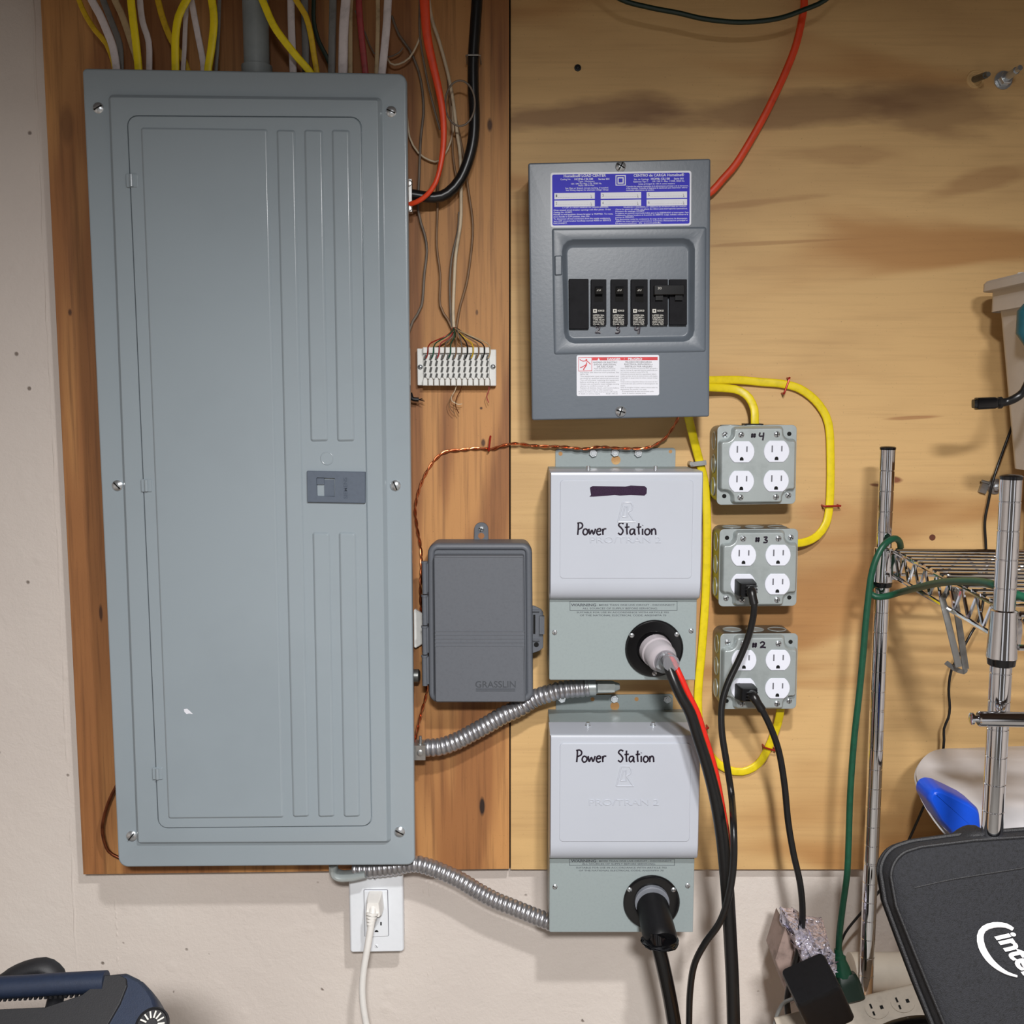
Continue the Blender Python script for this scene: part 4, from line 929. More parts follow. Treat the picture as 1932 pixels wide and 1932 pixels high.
la = mb.build('side_latch', M['timer'], tb); mb = MB(); mb.plate([xz(a, b, y0 - .0008) for a, b in rect(1006, 1160, 1010, 1196)], y0, y0 - .0008); lathe(mb, W(1012, 1216, y0), (0, -1, 0), [(0, .0032), (.0009, .0032)], 16); mb.build('latch_opening', M['hole'], la, smooth=False)
a = MB(); tp = rpoly([xz(x, y, -.010) for x, y in ((894, 1030), (895, 986), (921, 986), (922, 1030))], [0, .009, .009, 0], 6); a.plate(tp, -.006, -.010, .0006); tab = a.build('mounting_tab', M['timer'], tb)
a = MB(); lathe(a, W(908, 1011, -.0099), (0, -1, 0), [(0, .0042), (.0004, .0042)], 18); a.build('keyhole', M['plyL'], tab)
screw_at(908, 998, -.010, 6, tb, 2, .3)

# ------------------------------------------------------------------ terminal block
KY = -.024
kb = thing('terminal_block', 'white plastic terminal block with rows of clips, under the thin wires', 'terminal block', W(861, 728, LB))
mb = MB(); R0 = qring([(786, 657), (936, 659), (936, 728), (787, 727)], KY, .0012, 3); mb.plate(R0, LB - .004, KY + .006, .0008); mb.build('base', M['ivory'], kb)
mb = MB(); R0 = qring([(798, 666), (924, 667), (924, 716), (799, 715)], KY, .001, 3); mb.plate(R0, KY + .007, KY + .002, .0008); mb.build('clip_bed', M['ivory'], kb)
for k in range(12):
    xc = 802 + 10.67*k
    for nm, (ya, yb) in (('top_tooth', (655, 666.5)), ('bottom_tooth', (713.5, 727.5))):
        a = [(xc - 4.2, ya), (xc + 4.2, ya), (xc + 4.2, yb), (xc - 4.2, yb)] if nm == 'top_tooth' else [(xc - 2.6, ya - 1), (xc + 2.6, ya - 1), (xc + 4.3, ya + 4), (xc + 4.3, yb), (xc - 4.3, yb), (xc - 4.3, ya + 4)]
        MB().plate([xz(u, v, KY - .003) for u, v in a], KY + .006, KY - .003, .0007).build(nm, M['ivory'], kb)
    mb = MB()
    for r_ in (674, 685, 697, 709):
        p = W(xc + .6, r_, KY + .0015); mb.box(p + V((-.0014, -.0026, -.0031)), p + V((.0011, .0008, .0031)), Matrix.Rotation(.25, 3, 'Y'))
    mb.build('metal_clips', M['clipm'], kb, smooth=False)
for px, py in ((793, 692.5), (930, 692)): screw_at(px, py, KY + .006, 5, kb, 1, .6, dome=.7)
cols = [M['staple'], M['green'], M['dusty'], M['wgrey'], M['green'], M['wbrown'], M['wgrey'], M['black'], M['yellowd'], M['wbrown'], M['black'], M['tan']]
for k in range(12):
    xc = 802 + 10.67*k + 5.3; m_ = cols[k]
    pts = [(857 + random.uniform(-4, 4), 618, -.018), (862 + (xc - 862)*.35, 632 + random.uniform(-3, 3), -.032 - .004*random.random()), (xc - (xc-862)*.08, 648, -.030), (xc, 660, -.028), (xc - 1, 670, -.026), (xc - 4, 676, -.026)]
    mb = MB(); tube(mb, spline([W(*p) for p in pts], .003), .00085, 6); o = mb.build('thin_lead', m_, kb)
for k in range(12):
    xc = 802 + 10.67*k; mb = MB(); tube(mb, spline([W(xc + .5, 711, KY), W(xc + 4.5, 716, KY - .001), W(xc + 5.4, 728, KY)], .002), .0006, 5); mb.build('thin_lead', M['wgrey'], kb)
for pts, m_ in (([(861, 728), (858, 738), (852, 748), (853, 757), (862, 762)], 'wcream'), ([(871, 728), (868, 738), (861, 752), (860, 768), (866, 780)], 'copperd'), ([(853, 745), (847, 758), (850, 772), (858, 780)], 'wbrown'), ([(923, 728), (922, 738), (918, 748), (922, 760)], 'dusty'), ([(856, 758), (864, 763), (872, 762)], 'wcream')):
    mb = MB(); tube(mb, spline([W(a, b, -.020) for a, b in pts], .003), .0006, 5); mb.build('loose_lead', M[m_], kb)

# ------------------------------------------------------------------ wall outlet under the tall panel
OY = -.022
wo = thing('wall_outlet', 'white wall outlet with rectangular insert below the tall panel', 'wall outlet', W(710, 1797, OY) + V((0, .04, 0)))
R0 = rpoly([xz(a, b, OY) for a, b in [(657, 1646), (760, 1644), (762, 1797), (660, 1799)]], .0042, 4)
MB().plate(inset(R0, .003), WALLY, OY + .006).build('surface_box', M['white'], wo, smooth=False)
mb = MB(); mb.loft([r3(R0, OY + .006), r3(R0, OY + .004), r3(inset(R0, .0012), OY + .0012), r3(inset(R0, .0035), OY)], False, True); mb.build('cover_plate', M['white'], wo, ang=60)
R1 = qring([(687, 1679), (731, 1679), (733, 1765), (689, 1767)], OY, .0012, 3)
mb = MB(); mb.plate(inset(R1, -.0008), OY + .001, OY - .0001); mb.build('insert_gap', M['slotg'], wo, smooth=False)
mb = MB(); mb.plate(R1, OY + .001, OY - .0022, .0008); ins = mb.build('receptacle_insert', M['white'], wo)
mb = MB(); mb.box(W(717.5, 1746, OY - .0028), W(720.5, 1738, OY)); p = W(710.5, 1758, OY - .0021); mb.plate([(p.x + .0026*cos(k*pi/8), p.z + .0026*sin(k*pi/8)) for k in range(9)], OY, OY - .0028); mb.build('slots', M['hole'], ins, smooth=False)
for a, b in ((707, 1658), (710.5, 1785)): screw_at(a, b, OY - .0001, 3.6, wo, 1, 1.0, M['white'], dome=.3)
pc = thing('appliance_cord', 'white power cord plugged into the white wall outlet', 'power cord', W(691, 1932, -.05))
def plugbody(mb, p, w_, h, d, cordp, r):
    """plug body: rounded block standing off the outlet, narrowing towards the cord"""
    dirn = (cordp - p).normalized()
    rings = []
    for f_, sx, sz in ((0, 1, 1), (.15, 1.02, 1.02), (.75, .98, .95), (1.0, .82, .80)):
        y = p.y - d*f_; cz = p.z + (cordp.z - p.z)*.35*f_; cx = p.x + (cordp.x - p.x)*.35*f_
        rings.append(r3(rpoly([(cx - w_*sx, cz - h*sz), (cx + w_*sx, cz - h*sz), (cx + w_*sx*.8, cz + h*sz), (cx - w_*sx*.8, cz + h*sz)], .002, 3), y))
    mb.loft(rings, True, True)
p = W(709, 1697, OY - .002); q = W(702, 1722, -.052)
mb = MB(); plugbody(mb, p, .0115, .0125, .026, q, .004)
for k in range(4): c = q.lerp(W(699, 1742, -.058), k/3.2); lathe(mb, c, W(696, 1760, -.06) - q, [(0, .0086 - .0011*k), (.0030, .0083 - .0011*k)], 18, cap0=True)
mb.build('plug', M['cordw'], pc)
mb = MB(); tube(mb, spline([W(704, 1706, -.044), W(702, 1733, -.056), W(694.7, 1780, -.06), W(685.6, 1835, -.058), W(683.8, 1880.6, -.055), W(691, 1932, -.05), W(705, 1985, -.045)], .005), .0046, 14); mb.build('cord', M['cordw'], pc)

# ------------------------------------------------------------------ plugs and heavy cords
g1 = thing('generator_cord', 'clear-bodied plug with black and red cables in the upper transfer switch', 'power cord', W(1383, 1932, -.15))
o1 = V((c1.x, -.094, c1.z)); d1 = V((.25, -1, -.22))
mb = MB(); lathe(mb, o1 + V((0, -.004, 0)), d1, [(0, .0205), (.010, .0205), (.012, .0190), (.026, .0190), (.030, .0175), (.034, .0150)], 32); 
mb.build('plug_body', M['clearw'], g1)
e1 = o1 + d1.normalized()*.038; e2 = W(1262, 1250, -.150)
mb = MB(); lathe(mb, e1, e2 - e1, [(-.004, .0150), (.006, .0140), (.020, .0105), (.034, .0100)], 28, cap0=True); mb.build('cable_boot', M['clear'], g1)
mb = MB(); p = e1 + V((-.006, -.012, .004)); mb.box(p + V((-.003, -.003, -.010)), p + V((.003, .003, .010)), Matrix.Rotation(.4, 3, 'Y')); mb.build('clamp_screw', M['zinc'], g1)
mb = MB(); tube(mb, spline([e1, W(1256, 1246, -.150), W(1268, 1275, -.163), W(1283, 1310, -.168), W(1302, 1345, -.170), W(1317, 1391, -.172), W(1336, 1451, -.172), W(1352, 1517, -.170), W(1364, 1590, -.168), W(1372, 1673, -.165), W(1377, 1756, -.160), W(1382, 1855, -.155), W(1384, 1932, -.15), W(1386, 1990, -.15)], .006), .0075, 16, rfun=lambda i, n: .80 + .32*min(1, i/n/.5)); mb.build('black_cable', M['rubber'], g1)
mb = MB(); tube(mb, spline([e1, W(1266, 1244, -.150), W(1281, 1272, -.158), W(1298, 1310, -.160), W(1315, 1345, -.160), W(1330, 1391, -.160), W(1348, 1451, -.160), W(1361, 1517, -.158), W(1371, 1575, -.156), W(1374, 1620, -.150), W(1374, 1680, -.146), W(1376, 1756, -.142), W(1382, 1932, -.135)], .006), .0042, 14); mb.build('red_cable', M['red'], g1)
mb = MB(); tube(mb, spline([e1, W(1272, 1250, -.150), W(1290, 1290, -.150), W(1303, 1325, -.150), W(1310, 1342, -.148)], .006), (.0030, .0050), 12, flat=(0, 1, 0)); mb.build('loose_sleeve', M['clearw'], g1)
g2 = thing('generator_cord', 'bulky taped black plug and cable in the lower transfer switch', 'power cord', W(1272, 1932, -.14))
o2 = V((c2.x, -.094, c2.z)); d2 = V((.12, -1, -.55))
mb = MB(); lathe(mb, o2 + V((0, -.002, .003)), (0, -1, -.1), [(0, .0225), (.006, .0225), (.007, .021)], 32); o = mb.build('collar', mat('grey_collar', (120, 124, 132), .4), g2)
mb = MB(); lathe(mb, o2, d2, [(0, .0212), (.012, .0212), (.014, .0205), (.038, .0215), (.052, .0218), (.058, .020)], 32); mb.build('plug_body', M['black'], g2)
e3 = o2 + V(d2).normalized()*.056; e4 = W(1240, 1775, -.150)
mb = MB(); ll = (e4 - e3).length
rings = []
for k in range(13):
    f_ = k/12; c = e3.lerp(e4, f_); rr_ = .0225*(1 - f_**2)*.5 + .0115; rings.append([c + V((cos(a_)*rr_*(1 + random.uniform(-.13, .16)), sin(a_)*rr_*.95*(1 + random.uniform(-.08, .10)), sin(a_)*.002)) for a_ in [2*pi*j/20 for j in range(20)]])
mb.loft(rings, True, True); mb.build('electrical_tape', M['blackg'], g2, ang=28)
mb = MB(); tube(mb, spline([e3, W(1238, 1770, -.150), W(1248, 1810, -.150), W(1257, 1850, -.148), W(1265, 1890, -.144), W(1272, 1932, -.14), W(1282, 1990, -.135)], .006), .0092, 16); mb.build('cable', M['blackg'], g2)

def nema(t, px, py, cordpts, lab_, r=.0042):
    th = thing('appliance_cord', lab_, 'power cord', W(*cordpts[-1]), 'black cords plugged into the outlet boxes')
    y0 = -.0665; p = W(px, py, y0); q = W(*cordpts[0])
    mb = MB(); rings = []
    for f_, s_ in ((0, 1), (.2, 1.02), (.85, .92), (1, .80)):
        c = p.lerp(q, f_*.55); rings.append([V((x, p.y - .026*f_, z)) for x, z in rpoly([(c.x - .0125*s_, c.z - .0115*s_), (c.x + .0115*s_, c.z - .0115*s_), (c.x + .0115*s_, c.z + .0085*s_), (c.x - .0125*s_, c.z + .0085*s_)], .002, 3)])
    mb.loft(rings, True, True); pl = mb.build('plug', M['black'], th, ang=30)
    mb = MB(); 
    for k in range(3): c = p.lerp(q, .3) + V((.001, -.0262, -.002 + .004*k)); mb.box(c + V((-.007, -.0005, -.0006)), c + V((.007, .0008, .0006)))
    mb.build('grip_rib', M['rubber'], pl, smooth=False)
    P = [p + V((.006, -.020, -.003))] + [W(*c) for c in cordpts]
    mb = MB(); tube(mb, spline(P[:3], .003), r*1.55, 14, rfun=lambda i, n: 1 - .25*i/n + .07*((i//2) % 2)); mb.build('strain_relief', M['rubber'], th)
    mb = MB(); tube(mb, spline(P, .006), r, 14); mb.build('cord', M['rubber'], th)
nema(b3, 1404, 1104, [(1418, 1116, -.105), (1423, 1140, -.110), (1420, 1170, -.108), (1409, 1210, -.105), (1392, 1250, -.105), (1373, 1290, -.108), (1362, 1330, -.112), (1362, 1380, -.118), (1371, 1440, -.125), (1380, 1500, -.13), (1384, 1560, -.19), (1384, 1630, -.20), (1375, 1690, -.20), (1358, 1740, -.19), (1330, 1780, -.17), (1310, 1820, -.155), (1302, 1870, -.14), (1300, 1932, -.13), (1300, 1990, -.13)], 'black cord from outlet box #3 winding down across the heavy cable')
nema(b2, 1404, 1301, [(1421, 1313, -.103), (1438, 1340, -.108), (1455, 1375, -.11), (1470, 1420, -.112), (1480, 1480, -.115), (1487, 1550, -.115), (1497, 1610, -.115), (1510, 1670, -.115), (1514, 1730, -.115), (1507, 1790, -.115), (1492, 1850, -.115), (1485, 1890, -.115), (1490, 1932, -.115), (1500, 1990, -.115)], 'black cord from outlet box #2 hanging down right of the others')

# ------------------------------------------------------------------ hardware on the pale plywood
mb = MB(); p = W(1090, 128, -.0005); lathe(mb, p, (0, -1, 0), [(0, .0044), (.0008, .0042), (.0010, .0024), (.0002, .0016)], 18); tag(mb.build('wood_screw', M['black'], base=p), 'dark screw head in the plywood above the load centre', 'screw')
p = W(1838, 156, 0); t = thing('bolt', 'bare threaded bolt beside a ringed hole at the upper right', 'bolt', p); mb = MB(); lathe(mb, p + V((0, 0, .004)), (.05, -1, -.12), [(0, .0042), (.030, .0042), (.030, .0032), (.036, .0030)], 14); mb.build('threaded_rod', M['galvd'], t)
mb = MB(); lathe(mb, p + V((.001, -.0002, .004)), (0, -1, 0), [(0, .0115), (.0009, .0110), (.0009, .0085), (.0003, .0080)], 24); mb.build('hole_rim', M['plyR'], t)
p = W(1892, 152, 0); t = thing('bolt', 'bolt with washer and nut at the upper right, right of the bare one', 'bolt', p)
mb = MB(); lathe(mb, p, (0, -1, 0), [(0, .0115), (.002, .0115), (.0022, .006)], 24); mb.build('washer', M['zinc'], t)
mb = MB(); d_ = V((.10, -1, .12)).normalized(); lathe(mb, p + d_*.002, d_, [(0, .0085), (.008, .0085), (.009, .0068)], 6); mb.build('nut', M['zinc'], t)
mb = MB(); lathe(mb, p, d_, [(0, .0046), (.030, .0046), (.030, .0034), (.038, .0034)], 14); mb.build('threaded_rod', M['zinc'], t)
mb = MB(); p = W(1759, 1014, 0); lathe(mb, p, (0, -1, 0), [(0, .0042), (.0004, .0042)], 16); tag(mb.build('drill_hole', M['brown'], base=p), 'drilled hole in the pale plywood just above the wire shelf', 'hole')
p = W(1866, 916, 0); t = thing('wire_clip', 'steel clip with a screw pinning the thin black wire', 'clip', p)
mb = MB(); lathe(mb, p + V((.007, 0, -.001)), (0, -1, 0), [(0, .0105), (.0025, .0105), (.003, .006)], 20); mb.build('washer', M['dullm'], t)
mb = MB(); lathe(mb, p + V((.008, -.002, -.001)), (.1, -1, .0), [(0, .0066), (.006, .0066), (.0065, .004), (.012, .0038)], 6); mb.build('nut', M['zinc'], t)
mb = MB(); mb.box(p + V((-.013, -.006, -.010)), p + V((-.004, 0, .006)), Matrix.Rotation(.3, 3, 'Y')); tube(mb, [p + V((-.014, -.008, .007)), p + V((-.003, -.008, .004))], .0018, 8); mb.build('bracket', M['dullm'], t)
cable('thin_wire', [(1960,700,-.010),(1925,765,-.010),(1900,830,-.010),(1882,880,-.010),(1872,912,-.012),(1864,950,-.010),(1858,985,-.010),(1860,1030,-.010),(1861,1080,-.012),(1850,1160,-.02),(1832,1195,-.03),(1812,1232,-.03),(1795,1265,-.03),(1790,1300,-.03),(1792,1335,-.03),(1789,1355,-.03),(1781,1375,-.03),(1780,1410,-.03),(1765,1475,-.03),(1748,1510,-.03),(1710,1595,-.03),(1690,1632,-.03),(1660,1680,-.03),(1625,1722,-.02),(1600,1752,-.02),(1590,1770,-.02),(1580,1800,-.02)], 5, M['rubber'], 'thin black wire running down the plywood behind the wire shelf', 'wire', flat=False)

# ------------------------------------------------------------------ wire shelving
PB = V((.4640, -.105, 0)); PF = V((.4336, -.483, 0)); aD = (PF - PB).normalized(); lD = V((-aD.y, aD.x, 0))
ZS = CZ - .190
def post(p, ztop, label, r=.0092):
    t = thing('shelf_post', label, 'shelf post', V((p.x, p.y, 0)), 'chrome posts of the wire shelf')
    prof = [(0, r)]; z = .0127
    while z < ztop - .012:
        dbl = int(z/.0254) % 8 == 3
        for dz in ((0, .0022) if dbl else (0,)): prof += [(z + dz - .0007, r), (z + dz - .0002, r*.93), (z + dz + .0002, r*.93), (z + dz + .0007, r)]
        z += .0254
    prof += [(ztop - .004, r)]
    mb = MB(); lathe(mb, (p.x, p.y, 0), (0, 0, 1), prof, 28, True, True, up=(0, 1, 0)); mb.build('tube', M['chrome'], t)
    mb = MB(); lathe(mb, (p.x, p.y, ztop - .005), (0, 0, 1), [(0, r*1.02), (.0028, r*1.06), (.004, r*.9), (.0045, r*.3)], 28); mb.build('end_cap', M['blackg'], t)
    return t
zL = W(1670, 841, -.105).z; zR = W(1910, 894, -.483).z
post(PB, zL, 'chrome shelf post farther from the camera, left one, close to the plywood'); post(PF, zR, 'thicker-looking chrome shelf post nearer the camera, at the right edge')
sh = thing('wire_shelf', 'chrome wire shelf between the two chrome posts', 'wire shelf', V((PB.x + .3, -.3, ZS - .032)))
SL = .86
def rod(mb, a, b, r): tube(mb, [V(a), V(b)], r, 8)
def up(p, z): return V((p.x, p.y, z))
for p, nm in ((PB, 0), (PF, 1)):
    mb = MB(); lathe(mb, up(p, ZS - .040), (0, 0, 1), [(0, .0118), (.001, .0128), (.043, .0112), (.044, .0095)], 28, cap0=False, cap1=False); col = mb.build('corner_collar', M['chrome'], sh)
    mb = MB(); lathe(mb, up(p, ZS - .0465), (0, 0, 1), [(0, .0102), (.001, .0115), (.007, .0122), (.0075, .010)], 24, False, False); mb.build('plastic_sleeve', M['blackg'], sh)
    # connection plate towards the shelf
    q = p + lD*.012 + aD*(.012 if nm == 0 else -.012)
    mb = MB(); tube(mb, [up(p, ZS - .018), up(q + lD*.006, ZS - .018)], (.004, .018), 8, flat=(0, 0, 1)); mb.build('corner_lug', M['chrome'], sh)
A0 = PB + lD*.010 + aD*.014; A1 = PF + lD*.010 - aD*.014; n_w = 15
def truss(a, b, nz):
    mb = MB(); rod(mb, up(a, ZS), up(b, ZS), .0028); mb.build('edge_rod', M['chrome'], sh)
    mb = MB(); rod(mb, up(a, ZS - .030), up(b, ZS - .030), .0028); mb.build('edge_rod', M['chrome'], sh)
    mb = MB(); pts = []
    for k in range(nz*2 + 1): q = a.lerp(b, k/(nz*2)); pts.append(up(q, ZS - (.002 if k % 2 == 0 else .028)))
    P = []
    for i in range(len(pts) - 1): P += [pts[i].lerp(pts[i+1], t_) for t_ in (.08, .92)]
    tube(mb, P, .0019, 6); mb.build('zigzag_wire', M['chrome'], sh)
truss(A0, A1, 9)
truss(PB + lD*.014, PB + lD*(SL - .014), 20)
truss(PF + lD*.014, PF + lD*(SL - .014), 20)
src = None
for k in range(n_w):
    q = (A0 - lD*.004).lerp(A1 - lD*.004, (k + .5)/n_w)
    if src is None:
        mb = MB(); tube(mb, [V((0, 0, 0)), lD*(SL - .02)], .0016, 8); src = mb.build('shelf_wire', M['chrome'], sh, loc=up(q, ZS + .003))
    else: cpy(src, sh, up(q, ZS + .003))
for k in (1, 2, 3):
    q0 = PB + lD*(SL*k/4); q1 = PF + lD*(SL*k/4); mb = MB(); rod(mb, up(q0, ZS - .002), up(q1, ZS - .002), .0026); mb.build('cross_rod', M['chrome'], sh)
for p in (PB + lD*SL, PF + lD*SL): post(p, zL, 'chrome shelf post at the far right end of the shelf, ' + ('next to the plywood' if p.y > -.3 else 'nearer the camera'))
# hanging metal clip
hk = thing('metal_hook', 'bent steel strap hooked on the left edge of the wire shelf', 'hook', W(1810, 1265, -.30))
for (a, b) in (((1779, 1128), (1809, 1258)), ((1801, 1122), (1822, 1262))):
    mb = MB(); tube(mb, spline([W(a[0] + 10, a[1] - 12, -.29), W(a[0], a[1], -.31), W(a[0] + 2, a[1] + 14, -.315), W(b[0], b[1], -.32)], .004), (.0036, .0012), 8, flat=(0, 1, 0), sup=4); mb.build('strap', M['dullm'], hk)
mb = MB(); tube(mb, spline([W(1822, 1262, -.32), W(1818, 1268, -.32), W(1800, 1261, -.31), W(1785, 1250, -.30)], .004), (.0026, .001), 8, flat=(0, 1, 0), sup=4); mb.build('foot', M['dullm'], hk)
mb = MB(); tube(mb, spline([W(1780, 1128, -.31), W(1790, 1114, -.30), W(1806, 1114, -.30), W(1812, 1122, -.31)], .003), (.0035, .001), 8, flat=(0, 1, 0), sup=4); mb.build('top_bend', M['dullm'], hk)
# towel-rail like bar clamped on the near post
rb = thing('rail_bar', 'thick chrome bar lying across the near shelf post', 'bar', W(1880, 1355, -.505))
p0 = W(1845, 1356, -.507); dr = V((1, -.05, 0)).normalized(); mb = MB(); lathe(mb, p0, dr, [(0, .0056), (.0012, .0066), (.45, .0066)], 24, True, True); mb.build('bar', M['chrome'], rb)
mb = MB(); lathe(mb, p0 - dr*.0065, dr, [(0, .0022), (.0005, .0052), (.0025, .0052), (.0028, .0030), (.007, .0032)], 20, True, True); mb.build('end_knob', M['chrome'], rb)
# green extension cord
gc = thing('extension_cord', 'dark green extension cord looped round the far shelf post', 'power cord', W(1583, 1800, -.16))
mb = MB(); R_ = .0040
tube(mb, spline([W(1700, 1040, -.088), W(1697, 1022, -.110), W(1686, 1016, -.124), W(1668, 1028, -.132), W(1654, 1052, -.134), W(1644, 1085, -.134), W(1638, 1130, -.134), W(1633, 1180, -.134), W(1628, 1240, -.134), W(1621, 1310, -.134), W(1611, 1400, -.134), W(1604, 1500, -.134), W(1601, 1590, -.134), W(1598, 1650, -.134), W(1590, 1710, -.134), W(1584, 1760, -.134), W(1582, 1800, -.134)], .005), R_, 14); mb.build('hanging_run', M['green'], gc)
mb = MB(); tube(mb, spline([W(1690, 1040, -.09), W(1665, 1090, -.088), W(1645, 1105, -.104), W(1640, 1116, -.118), W(1652, 1126, -.124), W(1672, 1125, -.130), W(1700, 1117, -.15), W(1735, 1108, -.24), W(1765, 1101, -.30), W(1800, 1097, -.36), W(1850, 1098, -.42), W(1885, 1107, -.455), W(1915, 1121, -.46), W(1960, 1135, -.46), W(2100, 1175, -.46), W(2300, 1200, -.46)], .005), R_, 14); mb.build('level_run', M['green'], gc)
mb = MB(); a = W(1582, 1796, -.134); b = W(1590, 1835, -.14); lathe(mb, a, b - a, [(-.004, .0048), (.004, .0056), (.006, .0078), (.010, .0072), (.020, .010), (.030, .0115)], 18, True); mb.build('plug_neck', M['green'], gc)
mb = MB(); a = W(1594, 1838, -.14); b = W(1608, 1885, -.15); tube(mb, spline([a, a.lerp(b, .2), a.lerp(b, .8), b], .004), (.0155, .013), 16, flat=(0, 1, 0), sup=4, rfun=lambda i, n: .8 + .2*min(1, i/n*3)); mb.build('plug', M['greend'], gc)

# ------------------------------------------------------------------ storage bin, cable end, things at the right edge
bt = thing('storage_bin', 'milky plastic storage bin at the upper right edge', 'bin', V((.72, -.17, W(1902, 905, -.26).z)))
yb0, yb1 = -.26, -.06; xt = W(1873, 592, yb1).x; xb_ = W(1894, 900, yb1).x; zt_ = W(1886, 560, yb1).z; zb_ = W(1902, 905, yb0).z
def brect(x0, x1, ya, yb, z, r): return [V((x, y, z)) for x, y in rpoly([(x0, ya), (x1, ya), (x1, yb), (x0, yb)], r, 4)]
mb = MB(); mb.loft([brect(xb_, .98, yb0 + .012, yb1 - .012, zb_, .02), brect(xt, .99, yb0, yb1, zt_, .02), brect(xt + .003, .987, yb0 + .003, yb1 - .003, zt_, .018), brect(xb_ + .003, .977, yb0 + .015, yb1 - .015, zb_ + .003, .018)], True, True)
mb.build('tub', M['bin'], bt)
zr = W(1860, 551, yb1).z; xr = W(1852, 540, yb1).x
mb = MB(); mb.loft([brect(xt - .006, .995, yb0 - .006, yb1 + .006, W(1880, 590, yb1).z, .02), brect(xt - .006, .995, yb0 - .006, yb1 + .006, zr, .02), brect(xr, 1.0, yb0 - .014, yb1 + .012, zr, .022), brect(xr, 1.0, yb0 - .014, yb1 + .012, zr + .009, .022), brect(xr + .003, .997, yb0 - .011, yb1 + .009, zr + .0125, .02), brect(xt + .003, .987, yb0 + .003, yb1 - .003, zr + .0125, .02), brect(xt + .003, .987, yb0 + .003, yb1 - .003, zr - .03, .02)], False, False)
mb.build('rim', M['bin'], bt)
mb = MB().box((.66, -.24, ZS + .005), (.92, -.06, zb_)); tag(mb.build('cardboard_box', M['box'], base=(.79, -.15, ZS + .005), smooth=False), 'cardboard box under the milky storage bin', 'box')
cc_ = thing('cable_end', 'black appliance cable end sticking out in front of the milky bin', 'cable', W(1858, 760, -.20))
mb = MB(); a = W(1836, 762, -.20); b = W(1880, 760, -.20); tube(mb, [a, a.lerp(b, .12), a.lerp(b, .13), a.lerp(b, .9), b], (.0070, .0058), 16, flat=(0, 1, 0), sup=4, rfun=lambda i, n: (.72, .8, 1, .95, .8)[i]); mb.build('connector', M['blackg'], cc_)
mb = MB(); lathe(mb, W(1884, 760, -.20), (1, 0, .05), [(-.002, .0045), (.0, .0068), (.003, .0068), (.004, .0045)], 14, True); a = W(1884, 760, -.20); tube(mb, spline([a, W(1900, 758, -.20), W(1918, 750, -.205), W(1930, 738, -.205), W(1945, 700, -.20), W(1950, 640, -.20), W(1960, 560, -.20)], .003), .0047, 12, rfun=lambda i, n: 1 if i < 9 else .8); mb.build('cord', M['rubber'], cc_)
mb = MB(); p = W(1940, 617, -.165); tube(mb, [p + V((-.001, 0, .026)), p + V((-.002, 0, .018)), p + V((-.002, 0, -.006)), p + V((.004, 0, -.022))], (.011, .012), 16, flat=(0, 1, 0), rfun=lambda i, n: (.5, 1, 1, .5)[i]); tag(mb.build('plastic_scoop', M['teal'], base=p), 'teal plastic object at the right edge before the milky bin', 'plastic object')
mb = MB(); p = W(1926, 513, -.13); lathe(mb, p + V((-.003, 0, -.006)), (1, 0, .1), [(0, .0045), (.0005, .0052), (.09, .0052)], 16, True); tag(mb.build('plastic_tube', M['white'], base=p), 'white tube end poking over the milky bin rim', 'tube')

# ------------------------------------------------------------------ tub with white lid and blue handle
zl = W(1850, 1411, -.05).z
ut = thing('storage_tub', 'big white-lidded tub with a blue side handle under the wire shelf', 'tub', V((.66, -.2, W(1800, 1900, -.1).z)))
xl = W(1757, 1560, -.03).x
mb = MB(); mb.loft([brect(xl + .015, 1.05, -.20, -.03, W(1800, 1900, -.1).z, .04), brect(xl, 1.08, -.22, -.03, W(1800, 1520, -.15).z, .04)], True, True); mb.build('tub_body', M['jug'], ut)
def lidring(px, py, yy): return W(px, py, yy)
# outline of the lid dome seen from the front: top edge, left bulge, slanting skirt
prof = [((1830, 1411), -.030), ((1770, 1414), -.045), ((1742, 1430), -.075), ((1729, 1455), -.11), ((1733, 1480), -.15), ((1744, 1508), -.19), ((1766, 1544), -.215), ((1800, 1585), -.24), ((1830, 1620), -.25)]
P = [W(a[0], a[1], yy) for a, yy in prof]; P = spline(P, .008); rings = []
for i, p in enumerate(P):
    f_ = i/(len(P) - 1); row = []
    for k in range(13):
        g = k/12; x = p.x + (1.10 - p.x)*g; bul = sin(min(1, g*3.2)*pi/2)
        row.append(V((x, p.y - .085*bul*(f_**.7)*(1 - .25*f_), p.z + .004*bul)))
    rings.append(row)
mb = MB(); mb.loft(rings, False, False, closed=False); mb.loft([[v + V((0, .006, -.006)) for v in r_] for r_ in rings], False, False, closed=False)
mb.build('lid', M['lid'], ut, ang=80)
hp = [(1752, 1512), (1757, 1496), (1768, 1490), (1782, 1492), (1806, 1503), (1832, 1516), (1852, 1530), (1856, 1570), (1850, 1600), (1826, 1600), (1802, 1582), (1775, 1552)]
ring = rpoly([xz(a, b, -.33) for a, b in hp], .012, 3); mb = MB()
mb.loft([r3(inset(ring, -.0005), -.295), r3(ring, -.322), r3(inset(ring, .002), -.3275), r3(inset(ring, .0045), -.3300)], True, True); o = mb.build('handle', M['bluep'], ut, ang=70); o['label'] = 'bright blue handle'

